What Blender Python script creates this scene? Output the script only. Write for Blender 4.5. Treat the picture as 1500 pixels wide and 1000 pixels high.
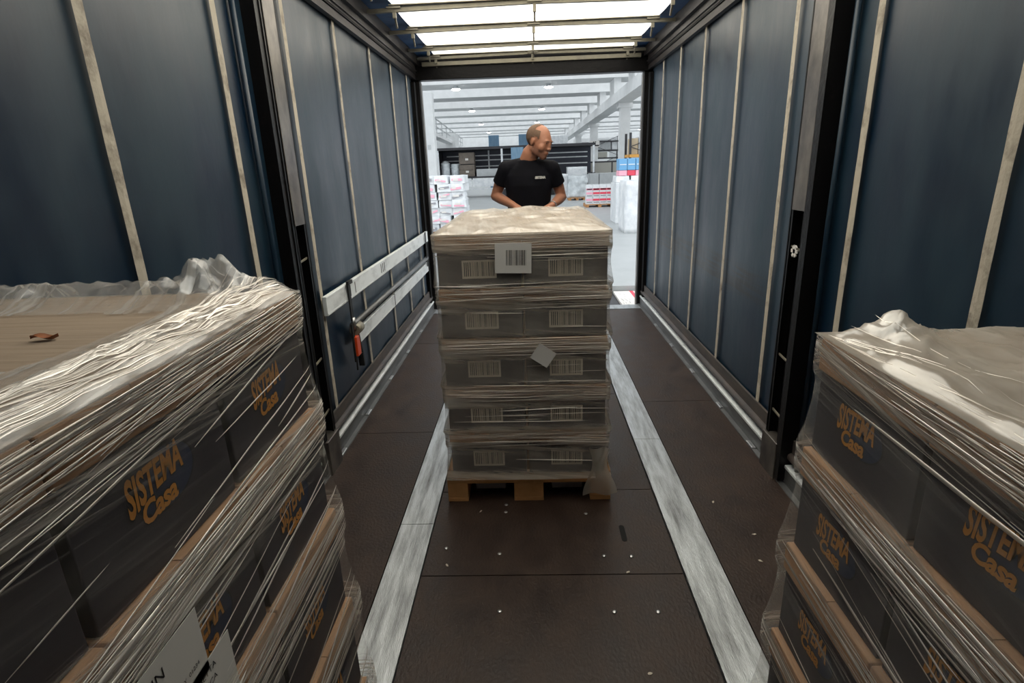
import bpy, bmesh, math, random
from mathutils import Vector, Matrix, noise
PI = math.pi
random.seed(11)
for o in list(bpy.data.objects): bpy.data.objects.remove(o, do_unlink=True)
SC = bpy.context.scene
COL = SC.collection
V = Vector

# ------------------------------------------------------------------ camera, sky, exposure
cam = bpy.data.cameras.new('camera'); co = bpy.data.objects.new('camera', cam); COL.objects.link(co)
cam.sensor_width = 36.0; cam.lens = 814.08 / 1500 * 36.0
cam.clip_start = 0.02; cam.clip_end = 300
p_, y_, r_ = .30571, -.0394, -.037024
fw = V((math.sin(y_) * math.cos(p_), math.cos(y_) * math.cos(p_), -math.sin(p_)))
rt = V((math.cos(y_), -math.sin(y_), 0)); up = rt.cross(fw)
R2 = rt * math.cos(r_) + up * math.sin(r_); U2 = -rt * math.sin(r_) + up * math.cos(r_)
co.matrix_world = Matrix(((R2.x, U2.x, -fw.x, -.05), (R2.y, U2.y, -fw.y, 0), (R2.z, U2.z, -fw.z, 1.58), (0, 0, 0, 1)))
SC.camera = co
w = bpy.data.worlds.new('world'); SC.world = w; w.use_nodes = True
bg = w.node_tree.nodes['Background']; bg.inputs[0].default_value = (.93, .97, 1.0, 1); bg.inputs[1].default_value = 1.5
SC.view_settings.view_transform = 'Standard'; SC.view_settings.look = 'None'
SC.view_settings.exposure = 0.52; SC.view_settings.gamma = 1.0; SC.view_settings.use_curve_mapping = False

def area(name, loc, size, sy, power, rot=(0, 0, 0), col=(1, 1, 1)):
    l = bpy.data.lights.new(name, 'AREA'); l.shape = 'RECTANGLE'; l.size = size; l.size_y = sy; l.energy = power; l.color = col
    o = bpy.data.objects.new(name, l); COL.objects.link(o); o.location = loc; o.rotation_euler = rot
    return o
area('daylight_above_roof', (0, 4.1, 3.6), 2.6, 4.8, 140, (0, 0, 0), (1, .93, .85))

# ------------------------------------------------------------------ materials
def mat(name, c1, rough=.6, metal=0., c2=None, scale=4., stretch=(1, 1, 1), bump=0., bscale=None, lo=.35, hi=.65, detail=6, c3=None, spec=.5, r2=None):
    m = bpy.data.materials.new(name); m.use_nodes = True; N = m.node_tree.nodes; L = m.node_tree.links
    b = N['Principled BSDF']; b.inputs['Roughness'].default_value = rough; b.inputs['Metallic'].default_value = metal
    b.inputs['Specular IOR Level'].default_value = spec
    b.inputs['Base Color'].default_value = (*c1, 1)
    tc = N.new('ShaderNodeTexCoord'); mp = N.new('ShaderNodeMapping'); mp.inputs['Scale'].default_value = stretch
    L.new(tc.outputs['Object'], mp.inputs[0])
    m['mp'] = 1
    if c2:
        n = N.new('ShaderNodeTexNoise'); n.inputs['Scale'].default_value = scale; n.inputs['Detail'].default_value = detail; n.inputs['Roughness'].default_value = .65
        L.new(mp.outputs[0], n.inputs[0])
        r = N.new('ShaderNodeValToRGB'); r.color_ramp.elements[0].position = lo; r.color_ramp.elements[1].position = hi
        r.color_ramp.elements[0].color = (*c1, 1); r.color_ramp.elements[1].color = (*c2, 1)
        if c3:
            e = r.color_ramp.elements.new((lo + hi) / 2); e.color = (*c3, 1)
        L.new(n.outputs[0], r.inputs[0]); L.new(r.outputs[0], b.inputs['Base Color'])
        if r2 is not None:
            mr = N.new('ShaderNodeMapRange'); mr.inputs[1].default_value = lo; mr.inputs[2].default_value = hi
            mr.inputs[3].default_value = rough; mr.inputs[4].default_value = r2
            L.new(n.outputs[0], mr.inputs[0]); L.new(mr.outputs[0], b.inputs['Roughness'])
    if bump:
        n2 = N.new('ShaderNodeTexNoise'); n2.inputs['Scale'].default_value = bscale or scale * 3; n2.inputs['Detail'].default_value = 4
        L.new(mp.outputs[0], n2.inputs[0])
        bp = N.new('ShaderNodeBump'); bp.inputs['Strength'].default_value = bump; bp.inputs['Distance'].default_value = .01
        L.new(n2.outputs[0], bp.inputs['Height']); L.new(bp.outputs[0], b.inputs['Normal'])
    return m

M = {}
M['curtain'] = mat('blue_vinyl', (.0018, .012, .031), .33, 0, (.011, .031, .050), 3, (1.3, 1.3, .5), .25, 5, spec=.55, r2=.47)
def stained(base, name):
    m = M[base].copy(); m.name = name; N = m.node_tree.nodes; L = m.node_tree.links; b = N['Principled BSDF']
    src = b.inputs['Base Color'].links[0].from_socket
    tc = N.new('ShaderNodeTexCoord'); sp = N.new('ShaderNodeSeparateXYZ'); L.new(tc.outputs['Object'], sp.inputs[0])
    def mr(sock, a, b_):
        n = N.new('ShaderNodeMapRange'); n.interpolation_type = 'SMOOTHSTEP'; n.inputs[1].default_value = a; n.inputs[2].default_value = b_; L.new(sock, n.inputs[0]); return n.outputs[0]
    def mul(a, b_):
        n = N.new('ShaderNodeMath'); n.operation = 'MULTIPLY'; L.new(a, n.inputs[0]); L.new(b_, n.inputs[1]); return n.outputs[0]
    z = mul(mr(sp.outputs[2], .74, .80), mr(sp.outputs[2], .98, .92)); y = mul(mr(sp.outputs[1], 2.9, 3.4), mr(sp.outputs[1], 5.9, 5.5))
    mp = N.new('ShaderNodeMapping'); mp.inputs['Scale'].default_value = (1, 1.2, 22); L.new(tc.outputs['Object'], mp.inputs[0])
    n = N.new('ShaderNodeTexNoise'); n.inputs['Scale'].default_value = 2.2; n.inputs['Detail'].default_value = 6; L.new(mp.outputs[0], n.inputs[0])
    k = mul(mul(z, y), mr(n.outputs[0], .36, .60))
    mx = N.new('ShaderNodeMixRGB'); mx.inputs[2].default_value = (.012, .011, .012, 1); L.new(k, mx.inputs[0]); L.new(src, mx.inputs[1]); L.new(mx.outputs[0], b.inputs['Base Color'])
    return m
M['curtain_right'] = stained('curtain', 'blue_vinyl_scuffed')
M['strap'] = mat('grimy_webbing', (.46, .41, .33), .8, 0, (.11, .085, .065), 9, (1, 1, 1), .3, 60, .5, .75)
M['black'] = mat('black_painted_steel', (.006, .0055, .006), .4, .2, (.02, .016, .016), 12, bump=.2, lo=.6, hi=.8, spec=.25)
M['postplate'] = mat('worn_steel_plate', (.08, .07, .068), .33, .6, (.26, .235, .2), 4, (1, 1, .6), .1, lo=.4, hi=.7)
M['rail'] = mat('dark_anodised_rail', (.022, .019, .02), .45, .4, (.045, .038, .038), 6, (1, 1, 6), .1, spec=.3)
M['alu'] = mat('scuffed_aluminium', (.42, .45, .47), .38, .55, (.15, .15, .15), 7, (3, .5, 3), .15, 40, .5, .8)
M['alustrip'] = mat('floor_aluminium', (.52, .545, .56), .34, .75, (.13, .13, .13), 4, (7, .7, 1), .2, 60, .40, .78, r2=.55)
M['white_alu'] = mat('white_slat', (.78, .81, .82), .45, .1, (.40, .42, .43), 12, (1, .4, 1), .1, 50, .5, .8)
M['ply'] = mat('brown_film_plywood', (.018, .0085, .0055), .45, 0, (.046, .027, .0185), 5, (1.6, 1, 1), .25, 60, .35, .7, 9, r2=.6, spec=.38)
M['gapdark'] = mat('dark_gap', (.006, .005, .005), .9)
M['darkalu'] = mat('dull_dark_aluminium', (.16, .165, .17), .42, .4, (.07, .07, .07), 6, (3, .5, 3), .15, 40, .45, .75)
M['bow'] = mat('grubby_bow_metal', (.27, .25, .185), .5, .3, (.22, .2, .16), 10)
M['bluetarp'] = mat('blue_roof_vinyl', (.02, .07, .2), .5, 0, (.03, .12, .3), 6, bump=.3)
M['kraft'] = mat('kraft_card', (.48, .28, .155), .8, 0, (.36, .205, .115), 6, bump=.1, bscale=80)
M['carton'] = mat('charcoal_print', (.021, .0185, .026), .55, 0, (.028, .025, .033), 3)
M['pad'] = mat('beige_card_pad', (.34, .255, .18), .75, 0, (.27, .20, .14), 3, (1, 26, 1), .35, 2)
M['navy'] = mat('navy_ink', (.008, .02, .055), .6)
M['ink'] = mat('black_ink', (.006, .006, .008), .6)
M['orange'] = mat('orange_ink', (.50, .21, .03), .55)
M['paper'] = mat('white_paper', (.62, .6, .57), .7)
M['label'] = mat('beige_label', (.5, .44, .36), .7)
M['wood'] = mat('pallet_pine', (.48, .24, .09), .75, 0, (.32, .15, .05), 5, (1, 6, 1), .2)
M['conc'] = mat('white_painted_concrete', (.62, .635, .64), .7, 0, (.55, .565, .57), 2)
M['concdark'] = mat('grey_concrete', (.34, .36, .37), .8, 0, (.42, .44, .45), 2)
M['wfloor'] = mat('warehouse_floor', (.30, .32, .325), .4, 0, (.35, .37, .375), 1.5)
M['white'] = mat('white_wrap', (.70, .72, .73), .4, 0, (.52, .55, .58), 5, bump=.4, bscale=9)
M['silver'] = mat('silver_wrap', (.62, .66, .68), .3, .2, (.4, .44, .46), 4, bump=.5, bscale=6)
M['rednote'] = mat('red_print', (.62, .05, .09), .5)
M['pinkp'] = mat('pink_print', (.75, .36, .45), .5)
M['greyp'] = mat('grey_print', (.25, .25, .27), .5)
M['greybox'] = mat('grey_crate', (.42, .44, .45), .6, 0, (.36, .38, .39), 5)
M['cream'] = mat('cream_panel', (.42, .41, .37), .7)
M['brown'] = mat('brown_crate', (.16, .135, .11), .7, 0, (.12, .1, .085), 6)
M['darknavy'] = mat('dark_navy', (.01, .014, .03), .5)
M['darkmetal'] = mat('dark_frame', (.035, .035, .04), .5, .3)
M['bluepaint'] = mat('blue_paint', (.10, .2, .32), .6, 0, (.2, .32, .42), 6, (4, 4, .3))
M['crateblue'] = mat('blue_plastic', (.12, .32, .55), .4)
M['steel'] = mat('bright_steel', (.5, .5, .5), .3, .9)
M['yellow'] = mat('jack_grey', (.2, .2, .21), .4, .3)
M['tan'] = mat('tan_goods', (.5, .4, .27), .7)
M['amber'] = mat('orange_beam', (.6, .3, .06), .6)
M['skin'] = mat('skin', (.42, .185, .11), .5, 0, (.38, .165, .095), 5)
M['hair'] = mat('cropped_hair', (.12, .07, .045), .85, 0, (.17, .10, .062), 90)
M['shirt'] = mat('black_cotton', (.0022, .0022, .0045), .85, 0, (.004, .004, .008), 6, bump=.2, bscale=12, spec=.2)
M['jeans'] = mat('dark_work_trousers', (.012, .014, .022), .85)
M['leaf'] = mat('dry_leaf', (.30, .09, .02), .6, 0, (.16, .05, .015), 30)
M['redlamp'] = mat('orange_buckle', (.65, .07, .015), .35)
M['rubber'] = mat('black_rubber', (.01, .01, .01), .6)

def lampmat():
    m = bpy.data.materials.new('lamp_glow'); m.use_nodes = True; N = m.node_tree.nodes
    b = N['Principled BSDF']; b.inputs['Emission Color'].default_value = (1, 1, 1, 1); b.inputs['Emission Strength'].default_value = 14
    return m
M['lamp'] = lampmat()
def tarp():
    m = bpy.data.materials.new('white_translucent_tarp'); m.use_nodes = True; N = m.node_tree.nodes; L = m.node_tree.links
    N.remove(N['Principled BSDF'])
    t = N.new('ShaderNodeBsdfTranslucent'); t.inputs[0].default_value = (.80, .78, .70, 1)
    d = N.new('ShaderNodeBsdfDiffuse'); d.inputs[0].default_value = (.8, .79, .73, 1)
    n = N.new('ShaderNodeTexNoise'); n.inputs['Scale'].default_value = 2.5; n.inputs['Detail'].default_value = 5
    r = N.new('ShaderNodeValToRGB'); r.color_ramp.elements[0].position = .3; r.color_ramp.elements[0].color = (.68, .66, .58, 1); r.color_ramp.elements[1].position = .55; r.color_ramp.elements[1].color = (.86, .84, .76, 1)
    L.new(n.outputs[0], r.inputs[0]); L.new(r.outputs[0], t.inputs[0])
    x = N.new('ShaderNodeMixShader'); x.inputs[0].default_value = .25
    L.new(t.outputs[0], x.inputs[1]); L.new(d.outputs[0], x.inputs[2]); L.new(x.outputs[0], N['Material Output'].inputs[0])
    return m
M['tarp'] = tarp()

def film_mat(name, base, streak, col=(.86, .83, .78), tight=.35, fq=1., haze=.12, bump=.6):
    """stretch film: clear where flat, milky where it is pulled into folds (UV: metres round the load, metres up)"""
    m = bpy.data.materials.new(name); m.use_nodes = True; N = m.node_tree.nodes; L = m.node_tree.links
    N.remove(N['Principled BSDF'])
    uv = N.new('ShaderNodeUVMap'); uv.uv_map = 'UVMap'
    def layer(rot, sx, sy, lo, hi, det=5):
        mp = N.new('ShaderNodeMapping'); mp.inputs['Rotation'].default_value = (0, 0, rot)
        m2 = N.new('ShaderNodeMapping'); m2.inputs['Scale'].default_value = (sx, sy, 1)
        L.new(uv.outputs[0], mp.inputs[0]); L.new(mp.outputs[0], m2.inputs[0])
        n = N.new('ShaderNodeTexNoise'); n.inputs['Scale'].default_value = 1; n.inputs['Detail'].default_value = det; n.inputs['Roughness'].default_value = .6
        L.new(m2.outputs[0], n.inputs[0])
        r = N.new('ShaderNodeMapRange'); r.inputs[1].default_value = lo; r.inputs[2].default_value = hi; r.clamp = True
        L.new(n.outputs[0], r.inputs[0]); return r.outputs[0], n.outputs[0]
    def math_(op, a, b):
        n = N.new('ShaderNodeMath'); n.operation = op; n.use_clamp = False
        for i, v in enumerate((a, b)):
            if isinstance(v, (int, float)): n.inputs[i].default_value = v
            else: L.new(v, n.inputs[i])
        return n.outputs[0]
    a, an = layer(.10, 1.1, 85 * fq, .52, .74, 3); b, bn = layer(.17, 1.3, 110 * fq, .56, .76, 3); c, cn = layer(.06, .8, 40 * fq, .42, .72, 3); h, hn = layer(.5, 4, 7, .42, .8, 3)
    at = N.new('ShaderNodeAttribute'); at.attribute_name = 'tight'
    s = math_('MAXIMUM', a, b)
    f = math_('MULTIPLY', s, streak)
    f = math_('MULTIPLY', f, math_('ADD', math_('MULTIPLY', at.outputs['Fac'], .95), .10))
    f = math_('ADD', f, math_('MULTIPLY', math_('MULTIPLY', c, tight), at.outputs['Fac']))
    f = math_('ADD', f, math_('MULTIPLY', h, haze))
    f = math_('ADD', f, base)
    f = math_('MINIMUM', f, .92)
    bp = N.new('ShaderNodeBump'); bp.inputs['Strength'].default_value = bump; bp.inputs['Distance'].default_value = .004
    L.new(math_('ADD', an, bn), bp.inputs['Height'])
    d = N.new('ShaderNodeBsdfDiffuse'); d.inputs[0].default_value = (*col, 1)
    t = N.new('ShaderNodeBsdfTranslucent'); t.inputs[0].default_value = (*col, 1)
    g = N.new('ShaderNodeBsdfGlossy'); g.inputs['Roughness'].default_value = .22; g.inputs[0].default_value = (.9, .9, .9, 1)
    for s_ in (d, g): L.new(bp.outputs[0], s_.inputs['Normal'])
    x1 = N.new('ShaderNodeMixShader'); x1.inputs[0].default_value = .35; L.new(d.outputs[0], x1.inputs[1]); L.new(t.outputs[0], x1.inputs[2])
    x2 = N.new('ShaderNodeMixShader'); x2.inputs[0].default_value = .35; L.new(x1.outputs[0], x2.inputs[1]); L.new(g.outputs[0], x2.inputs[2])
    tr = N.new('ShaderNodeBsdfTransparent'); tr.inputs[0].default_value = (.97, .97, .97, 1)
    x3 = N.new('ShaderNodeMixShader'); L.new(f, x3.inputs[0]); L.new(tr.outputs[0], x3.inputs[1]); L.new(x2.outputs[0], x3.inputs[2])
    L.new(x3.outputs[0], N['Material Output'].inputs[0])
    return m
M['film'] = film_mat('stretch_film', .035, .95, (.92, .86, .77), .6, haze=.09)
M['film_hazy'] = film_mat('stretch_film_hazy', .08, .75, (.84, .80, .73), .55, haze=.20)
M['film_mid'] = film_mat('stretch_film_many_turns', .20, .8, (.84, .76, .64), 1.0, .5, haze=.3, bump=.3)
M['film_top'] = film_mat('film_over_top', .42, .35, (.84, .77, .67), .35, .22, .25, .15)
M['film_ring'] = film_mat('film_lapped_over_edge', .09, .9, (.90, .88, .84), .6, .35, .25, .35)
def fold_mat(name, col, op, gl):
    m = bpy.data.materials.new(name); m.use_nodes = True; N = m.node_tree.nodes; L = m.node_tree.links
    N.remove(N['Principled BSDF'])
    d = N.new('ShaderNodeBsdfDiffuse'); d.inputs[0].default_value = (*col, 1); t = N.new('ShaderNodeBsdfTranslucent'); t.inputs[0].default_value = (*col, 1)
    g = N.new('ShaderNodeBsdfGlossy'); g.inputs[0].default_value = (.97, .92, .86, 1); g.inputs['Roughness'].default_value = .28; tr = N.new('ShaderNodeBsdfTransparent')
    def mix(f, a, b):
        x = N.new('ShaderNodeMixShader'); x.inputs[0].default_value = f; L.new(a.outputs[0], x.inputs[1]); L.new(b.outputs[0], x.inputs[2]); return x
    o = mix(1 - op, mix(gl, mix(.3, d, t), g), tr); L.new(o.outputs[0], N['Material Output'].inputs[0])
    return m
M['fold'] = fold_mat('film_fold', (.95, .86, .76), .5, .45)
M['foldw'] = fold_mat('film_fold_bright', (.97, .92, .86), .9, .5)

# ------------------------------------------------------------------ mesh helpers
class MB:
    def __init__(s): s.bm = bmesh.new(); s.mi = 0; s.mats = []
    def use(s, m):
        if m not in s.mats: s.mats.append(m)
        s.mi = s.mats.index(m); return s
    def face(s, vs, smooth=False):
        try: f = s.bm.faces.new(vs)
        except ValueError: return None
        f.material_index = s.mi; f.smooth = smooth; return f
    def box(s, x0, x1, y0, y1, z0, z1, bev=0., mtx=None):
        vs = [V((x, y, z)) for x in (x0, x1) for y in (y0, y1) for z in (z0, z1)]
        if mtx: vs = [mtx @ v for v in vs]
        b = [s.bm.verts.new(v) for v in vs]
        fs = [s.face([b[i] for i in q]) for q in ((0, 1, 3, 2), (4, 6, 7, 5), (0, 4, 5, 1), (2, 3, 7, 6), (0, 2, 6, 4), (1, 5, 7, 3))]
        if bev:
            es = list({e for f in fs for e in f.edges})
            r = bmesh.ops.bevel(s.bm, geom=es, offset=bev, segments=2, affect='EDGES', profile=.5)
            for f in r['faces']: f.material_index = s.mi
        return s
    def bar(s, a, b, wd, h, upv=(0, 0, 1)):
        a, b = V(a), V(b); d = (b - a); l = d.length; d.normalize(); u = V(upv); x = d.cross(u)
        if x.length < 1e-4: x = d.cross(V((1, 0, 0)))
        x.normalize(); u = x.cross(d)
        m = Matrix(((x.x, d.x, u.x, a.x), (x.y, d.y, u.y, a.y), (x.z, d.z, u.z, a.z), (0, 0, 0, 1)))
        return s.box(-wd / 2, wd / 2, 0, l, -h / 2, h / 2, 0, m)
    def tube(s, pts, rad, n=8, caps=True):
        pts = [V(p) for p in pts]; rads = rad if isinstance(rad, (list, tuple)) else [rad] * len(pts); rings = []
        ref = None
        for i, p in enumerate(pts):
            d = (pts[min(i + 1, len(pts) - 1)] - pts[max(i - 1, 0)]).normalized()
            if ref is None: ref = V((0, 0, 1)) if abs(d.z) < .9 else V((1, 0, 0))
            x = d.cross(ref).normalized(); u = x.cross(d); ref = u
            rings.append([s.bm.verts.new(p + (x * math.cos(2 * PI * k / n) + u * math.sin(2 * PI * k / n)) * rads[i]) for k in range(n)])
        for a, b in zip(rings, rings[1:]):
            for k in range(n): s.face([a[k], a[(k + 1) % n], b[(k + 1) % n], b[k]], True)
        if caps: s.face(rings[0][::-1]); s.face(rings[-1])
        return s
    def lathe(s, cx, cy, prof, n=20, mtx=None):
        rings = []
        for r, z in prof:
            rings.append([s.bm.verts.new((mtx or Matrix()) @ V((cx + r * math.cos(2 * PI * k / n), cy + r * math.sin(2 * PI * k / n), z))) for k in range(n)])
        for a, b in zip(rings, rings[1:]):
            for k in range(n): s.face([a[k], a[(k + 1) % n], b[(k + 1) % n], b[k]], True)
        s.face(rings[0][::-1]); s.face(rings[-1]); return s
    def ell(s, c, r, mtx=None, n=16):
        q = bmesh.ops.create_uvsphere(s.bm, u_segments=n, v_segments=n * 2 // 3, radius=1)
        m = Matrix.Translation(V(c)) @ (mtx or Matrix()) @ Matrix.Diagonal((*r, 1))
        for v in q['verts']: v.co = m @ v.co
        for f in {f for v in q['verts'] for f in v.link_faces}: f.material_index = s.mi; f.smooth = True
        return s
    def build(s, name, parent=None, loc=None):
        me = bpy.data.meshes.new(name); s.bm.normal_update(); s.bm.to_mesh(me); s.bm.free()
        for m in s.mats: me.materials.append(M[m])
        o = bpy.data.objects.new(name, me); COL.objects.link(o)
        if parent: o.parent = parent
        if loc: o.location = loc
        return o
def mb(m): return MB().use(m)
def tag(o, label, cat, group=None, kind=None):
    if label: o['label'] = label
    if cat: o['category'] = cat
    if group: o['group'] = group
    if kind: o['kind'] = kind
    return o
def struct(o, label=None, cat=None):
    o['kind'] = 'structure'
    if label: o['label'] = label
    if cat: o['category'] = cat
    return o
def thing(name, label, cat, loc=(0, 0, 0), rz=0, group=None):
    o = bpy.data.objects.new(name, None); COL.objects.link(o); o.location = loc; o.rotation_euler = (0, 0, rz); o.empty_display_size = .1
    return tag(o, label, cat, group)
def dup(root, loc=None, rz=None, label=None, group=None):
    r = root.copy(); COL.objects.link(r)
    if loc is not None: r.location = loc
    if rz is not None: r.rotation_euler = (0, 0, rz)
    if label: r['label'] = label
    if group: r['group'] = group
    for ch in list(root.children):
        c = ch.copy(); COL.objects.link(c); c.parent = r
        for g in ch.children:
            d = g.copy(); COL.objects.link(d); d.parent = c
    return r
def textbm(txt, size, bold=0., shear=0., space=1.):
    cu = bpy.data.curves.new('t', 'FONT'); cu.body = txt; cu.size = size; cu.offset = bold; cu.shear = shear; cu.space_character = space; cu.resolution_u = 3
    o = bpy.data.objects.new('t', cu); COL.objects.link(o)
    dg = bpy.context.evaluated_depsgraph_get(); me = bpy.data.meshes.new_from_object(o.evaluated_get(dg))
    pts = [v.co.copy() for v in me.vertices]; fs = [list(p.vertices) for p in me.polygons]
    bpy.data.objects.remove(o); bpy.data.curves.remove(cu); bpy.data.meshes.remove(me)
    return pts, fs
def add_text(m, txt, size, fn, bold=0., shear=0., space=1.):
    """lays the letters' faces on a surface through fn(x, y) -> point"""
    pts, fs = textbm(txt, size, bold, shear, space)
    vs = [m.bm.verts.new(fn(p.x, p.y)) for p in pts]
    for f in fs: m.face([vs[i] for i in f])

# ------------------------------------------------------------------ the trailer shell
WX = 1.245; Y0 = -4.5; Y1 = 6.35; ROOF = 2.70
# floor: plywood sheets with fine joints between them
f = mb('ply'); g = .0025
for xa, xb, ys in ((-1.21, -.69, (Y0, .2, 3.15, 5.0, 6.12)), (-.53, .53, (Y0, .6, 1.86, 2.47, 3.7, 4.9, 6.12)), (.695, 1.21, (Y0, .2, 3.55, 6.12))):
    for a, b in zip(ys, ys[1:]): f.box(xa + g, xb - g, a + g, b - g, -.03, 0)
f.use('gapdark').box(-1.3, 1.3, Y0, 6.3, -.08, -.012)
fl = struct(f.build('floor'))
o = mb('alu').box(-1.2, 1.2, 6.12, 6.3, -.05, .004).build('sill_plate', fl)
for s in (-1, 1):
    a, b = (.535, .692) if s > 0 else (-.687, -.533)
    m = mb('alustrip').box(a, b, Y0, 3.0 if s > 0 else 2.2, -.02, .004, .0015).box(a, b, (3.0 if s > 0 else 2.2) + .003, 6.11, -.02, .004, .0015)
    o = struct(m.build('trim_1' if s < 0 else 'trim_2'))
# slot (flat dark cap, the hole's shade put into its colour) and bolt heads
sl = mb('gapdark'); pts = []
for k in range(17):
    a = PI * k / 16; pts.append((.33 + .012 * math.cos(a), 2.165 + .012 * math.sin(a)))
for k in range(17):
    a = PI + PI * k / 16; pts.append((.33 + .012 * math.cos(a), 2.075 + .012 * math.sin(a)))
vs = [sl.bm.verts.new((x, y, .0012)) for x, y in pts]; vb = [sl.bm.verts.new((x, y, -.02)) for x, y in pts]; sl.face(vs)
for i in range(len(vs)): sl.face([vs[i], vb[i], vb[(i + 1) % len(vs)], vs[(i + 1) % len(vs)]])
sl.build('lashing_slot', fl)
for x, y in ((-.199, 1.669), (.225, 1.662), (.385, 1.66), (-.215, 1.991), (.227, 1.971), (.34, 1.965), (-.2, 2.29), (.18, 2.27), (-.45, 2.03), (-.2, 2.35)):
    b_ = mb('steel').lathe(0, 0, ((.008, 0), (.0095, .001), (.007, .003), (.002, .0036)), 12).build('bolt_head', fl, (x, y, .0005))
for x, y, r in ((.31, 1.87, .5), (-.43, 1.92, 2.), (.80, 2.35, 1.), (.9, 2.1, .3), (-.32, 2.3, 1.2), (.3, 1.40, .2), (.86, 1.93, 2.2)):
    c = mb('label'); n = 7
    vs = [c.bm.verts.new((.011 * random.uniform(.5, 1.2) * math.cos(2 * PI * k / n), .005 * random.uniform(.5, 1.3) * math.sin(2 * PI * k / n), 0)) for k in range(n)]
    vt = [c.bm.verts.new(v.co + V((0, 0, .002))) for v in vs]; c.face(vt); [c.face([vs[i], vs[(i + 1) % n], vt[(i + 1) % n], vt[i]]) for i in range(n)]
    o = c.build('wood_chip', None, (x, y, .0006)); o.rotation_euler = (0, 0, r)
    tag(o, 'tiny pale wood splinter lying loose on the brown trailer floor', 'splinter', 'splinters scattered on the trailer floor')

def curtain(side):
    s = -1 if side == 'left' else 1
    m = mb('curtain' if s < 0 else 'curtain_right'); ny = 150; nz = 14; grid = []
    for i in range(ny + 1):
        y = Y0 + (Y1 - Y0) * i / ny; row = []
        for k in range(nz + 1):
            z = .02 + 2.62 * k / nz
            x = s * (WX + .006 * noise.noise(V((y * 1.3, z * .8, 5 * s))) + .004 * math.sin(y * 2 * PI / .7))
            row.append(m.bm.verts.new((x, y, z)))
        grid.append(row)
    for i in range(ny):
        for k in range(nz):
            q = [grid[i][k], grid[i + 1][k], grid[i + 1][k + 1], grid[i][k + 1]]; m.face(q if s < 0 else q[::-1], True)
    w_ = struct(m.build('wall_' + side))
    ys = (.95, 1.64, 2.36, 3.03, 3.82, 4.63, 5.31, 5.98) if s < 0 else (.9, 1.6, 2.3, 2.99, 3.74, 4.46, 5.13, 5.75)
    for y in ys:
        t = mb('strap'); n = 60; pr = []
        for k in range(n + 1):
            z = .22 + 2.32 * k / n; dy = .003 * noise.noise(V((y * 7, z * 3, 1))); wv = .021 * (1 + .12 * noise.noise(V((y, z * 8, 3))))
            x = s * (WX - .013)
            pr.append([t.bm.verts.new((x, y + dy - wv, z)), t.bm.verts.new((x - s * .002, y + dy, z)), t.bm.verts.new((x, y + dy + wv, z))])
        for a, b in zip(pr, pr[1:]):
            for j in (0, 1):
                q = [a[j], a[j + 1], b[j + 1], b[j]]; t.face(q if s < 0 else q[::-1])
        t.build('curtain_strap', w_)
    return w_
WL = curtain('left'); WR = curtain('right')
# overlapping curtain pleat beside the near posts
for s, wl, y in ((-1, WL, 2.50), (1, WR, 2.44)):
    mb('curtain').tube([(s * 1.225, y, .1), (s * 1.222, y + .01, 1.3), (s * 1.225, y, 2.6)], .012, 8).build('pleat', wl)
# bottom hem of the curtains: a grimy pocket with the tension tube inside
M['hem'] = mat('grimy_hem', (.05, .045, .045), .6, 0, (.09, .07, .06), 5, (1, 1, 3))
for s, wl in ((-1, WL), (1, WR)):
    mb('hem').box(*sorted((s * 1.222, s * 1.235)), Y0, Y1, .14, .24).tube([(s * 1.222, Y0, .15), (s * 1.222, Y1, .15)], .022, 10).build('hem_pocket', wl)
# kick rails
for s, nm in ((-1, 'left'), (1, 'right')):
    x = s * 1.2
    m = mb('darkalu').box(*sorted((x, s * 1.235)), Y0, Y1, -.02, .088).box(*sorted((s * 1.172, s * 1.235)), Y0, Y1, -.03, .006)
    m.use('white_alu').box(*sorted((s * 1.194, s * 1.236)), Y0, Y1, .088, .105, .003)
    b = struct(m.build('baseboard_' + nm))
    for y in (1.3, 2.0, 2.9, 3.45, 4.1, 4.75, 5.4):
        mb('steel').box(-.012, .012, -.045, .045, 0, .007, .003).build('lashing_ring', b, (s * 1.185, y, .006))
# top rails with curtain tracks
for s, nm in ((-1, 'trim_3'), (1, 'trim_4')):
    m = mb('rail').box(*sorted((s * 1.19, s * 1.27)), Y0, Y1, 2.52, 2.68).box(*sorted((s * 1.16, s * 1.2)), Y0, Y1, 2.60, 2.69)
    for k in range(3): m.box(*sorted((s * (1.178 + .012 * k), s * 1.25)), Y0, Y1, 2.545 - .022 * k, 2.553 - .022 * k)
    m.box(*sorted((s * 1.2, s * 1.235)), Y0, Y1, 2.47, 2.515)
    struct(m.build(nm))
# front bulkhead behind the viewpoint, closes the body
struct(mb('concdark').box(-1.27, 1.27, Y0 - .05, Y0, -.05, 2.7).build('wall_front'))
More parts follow.
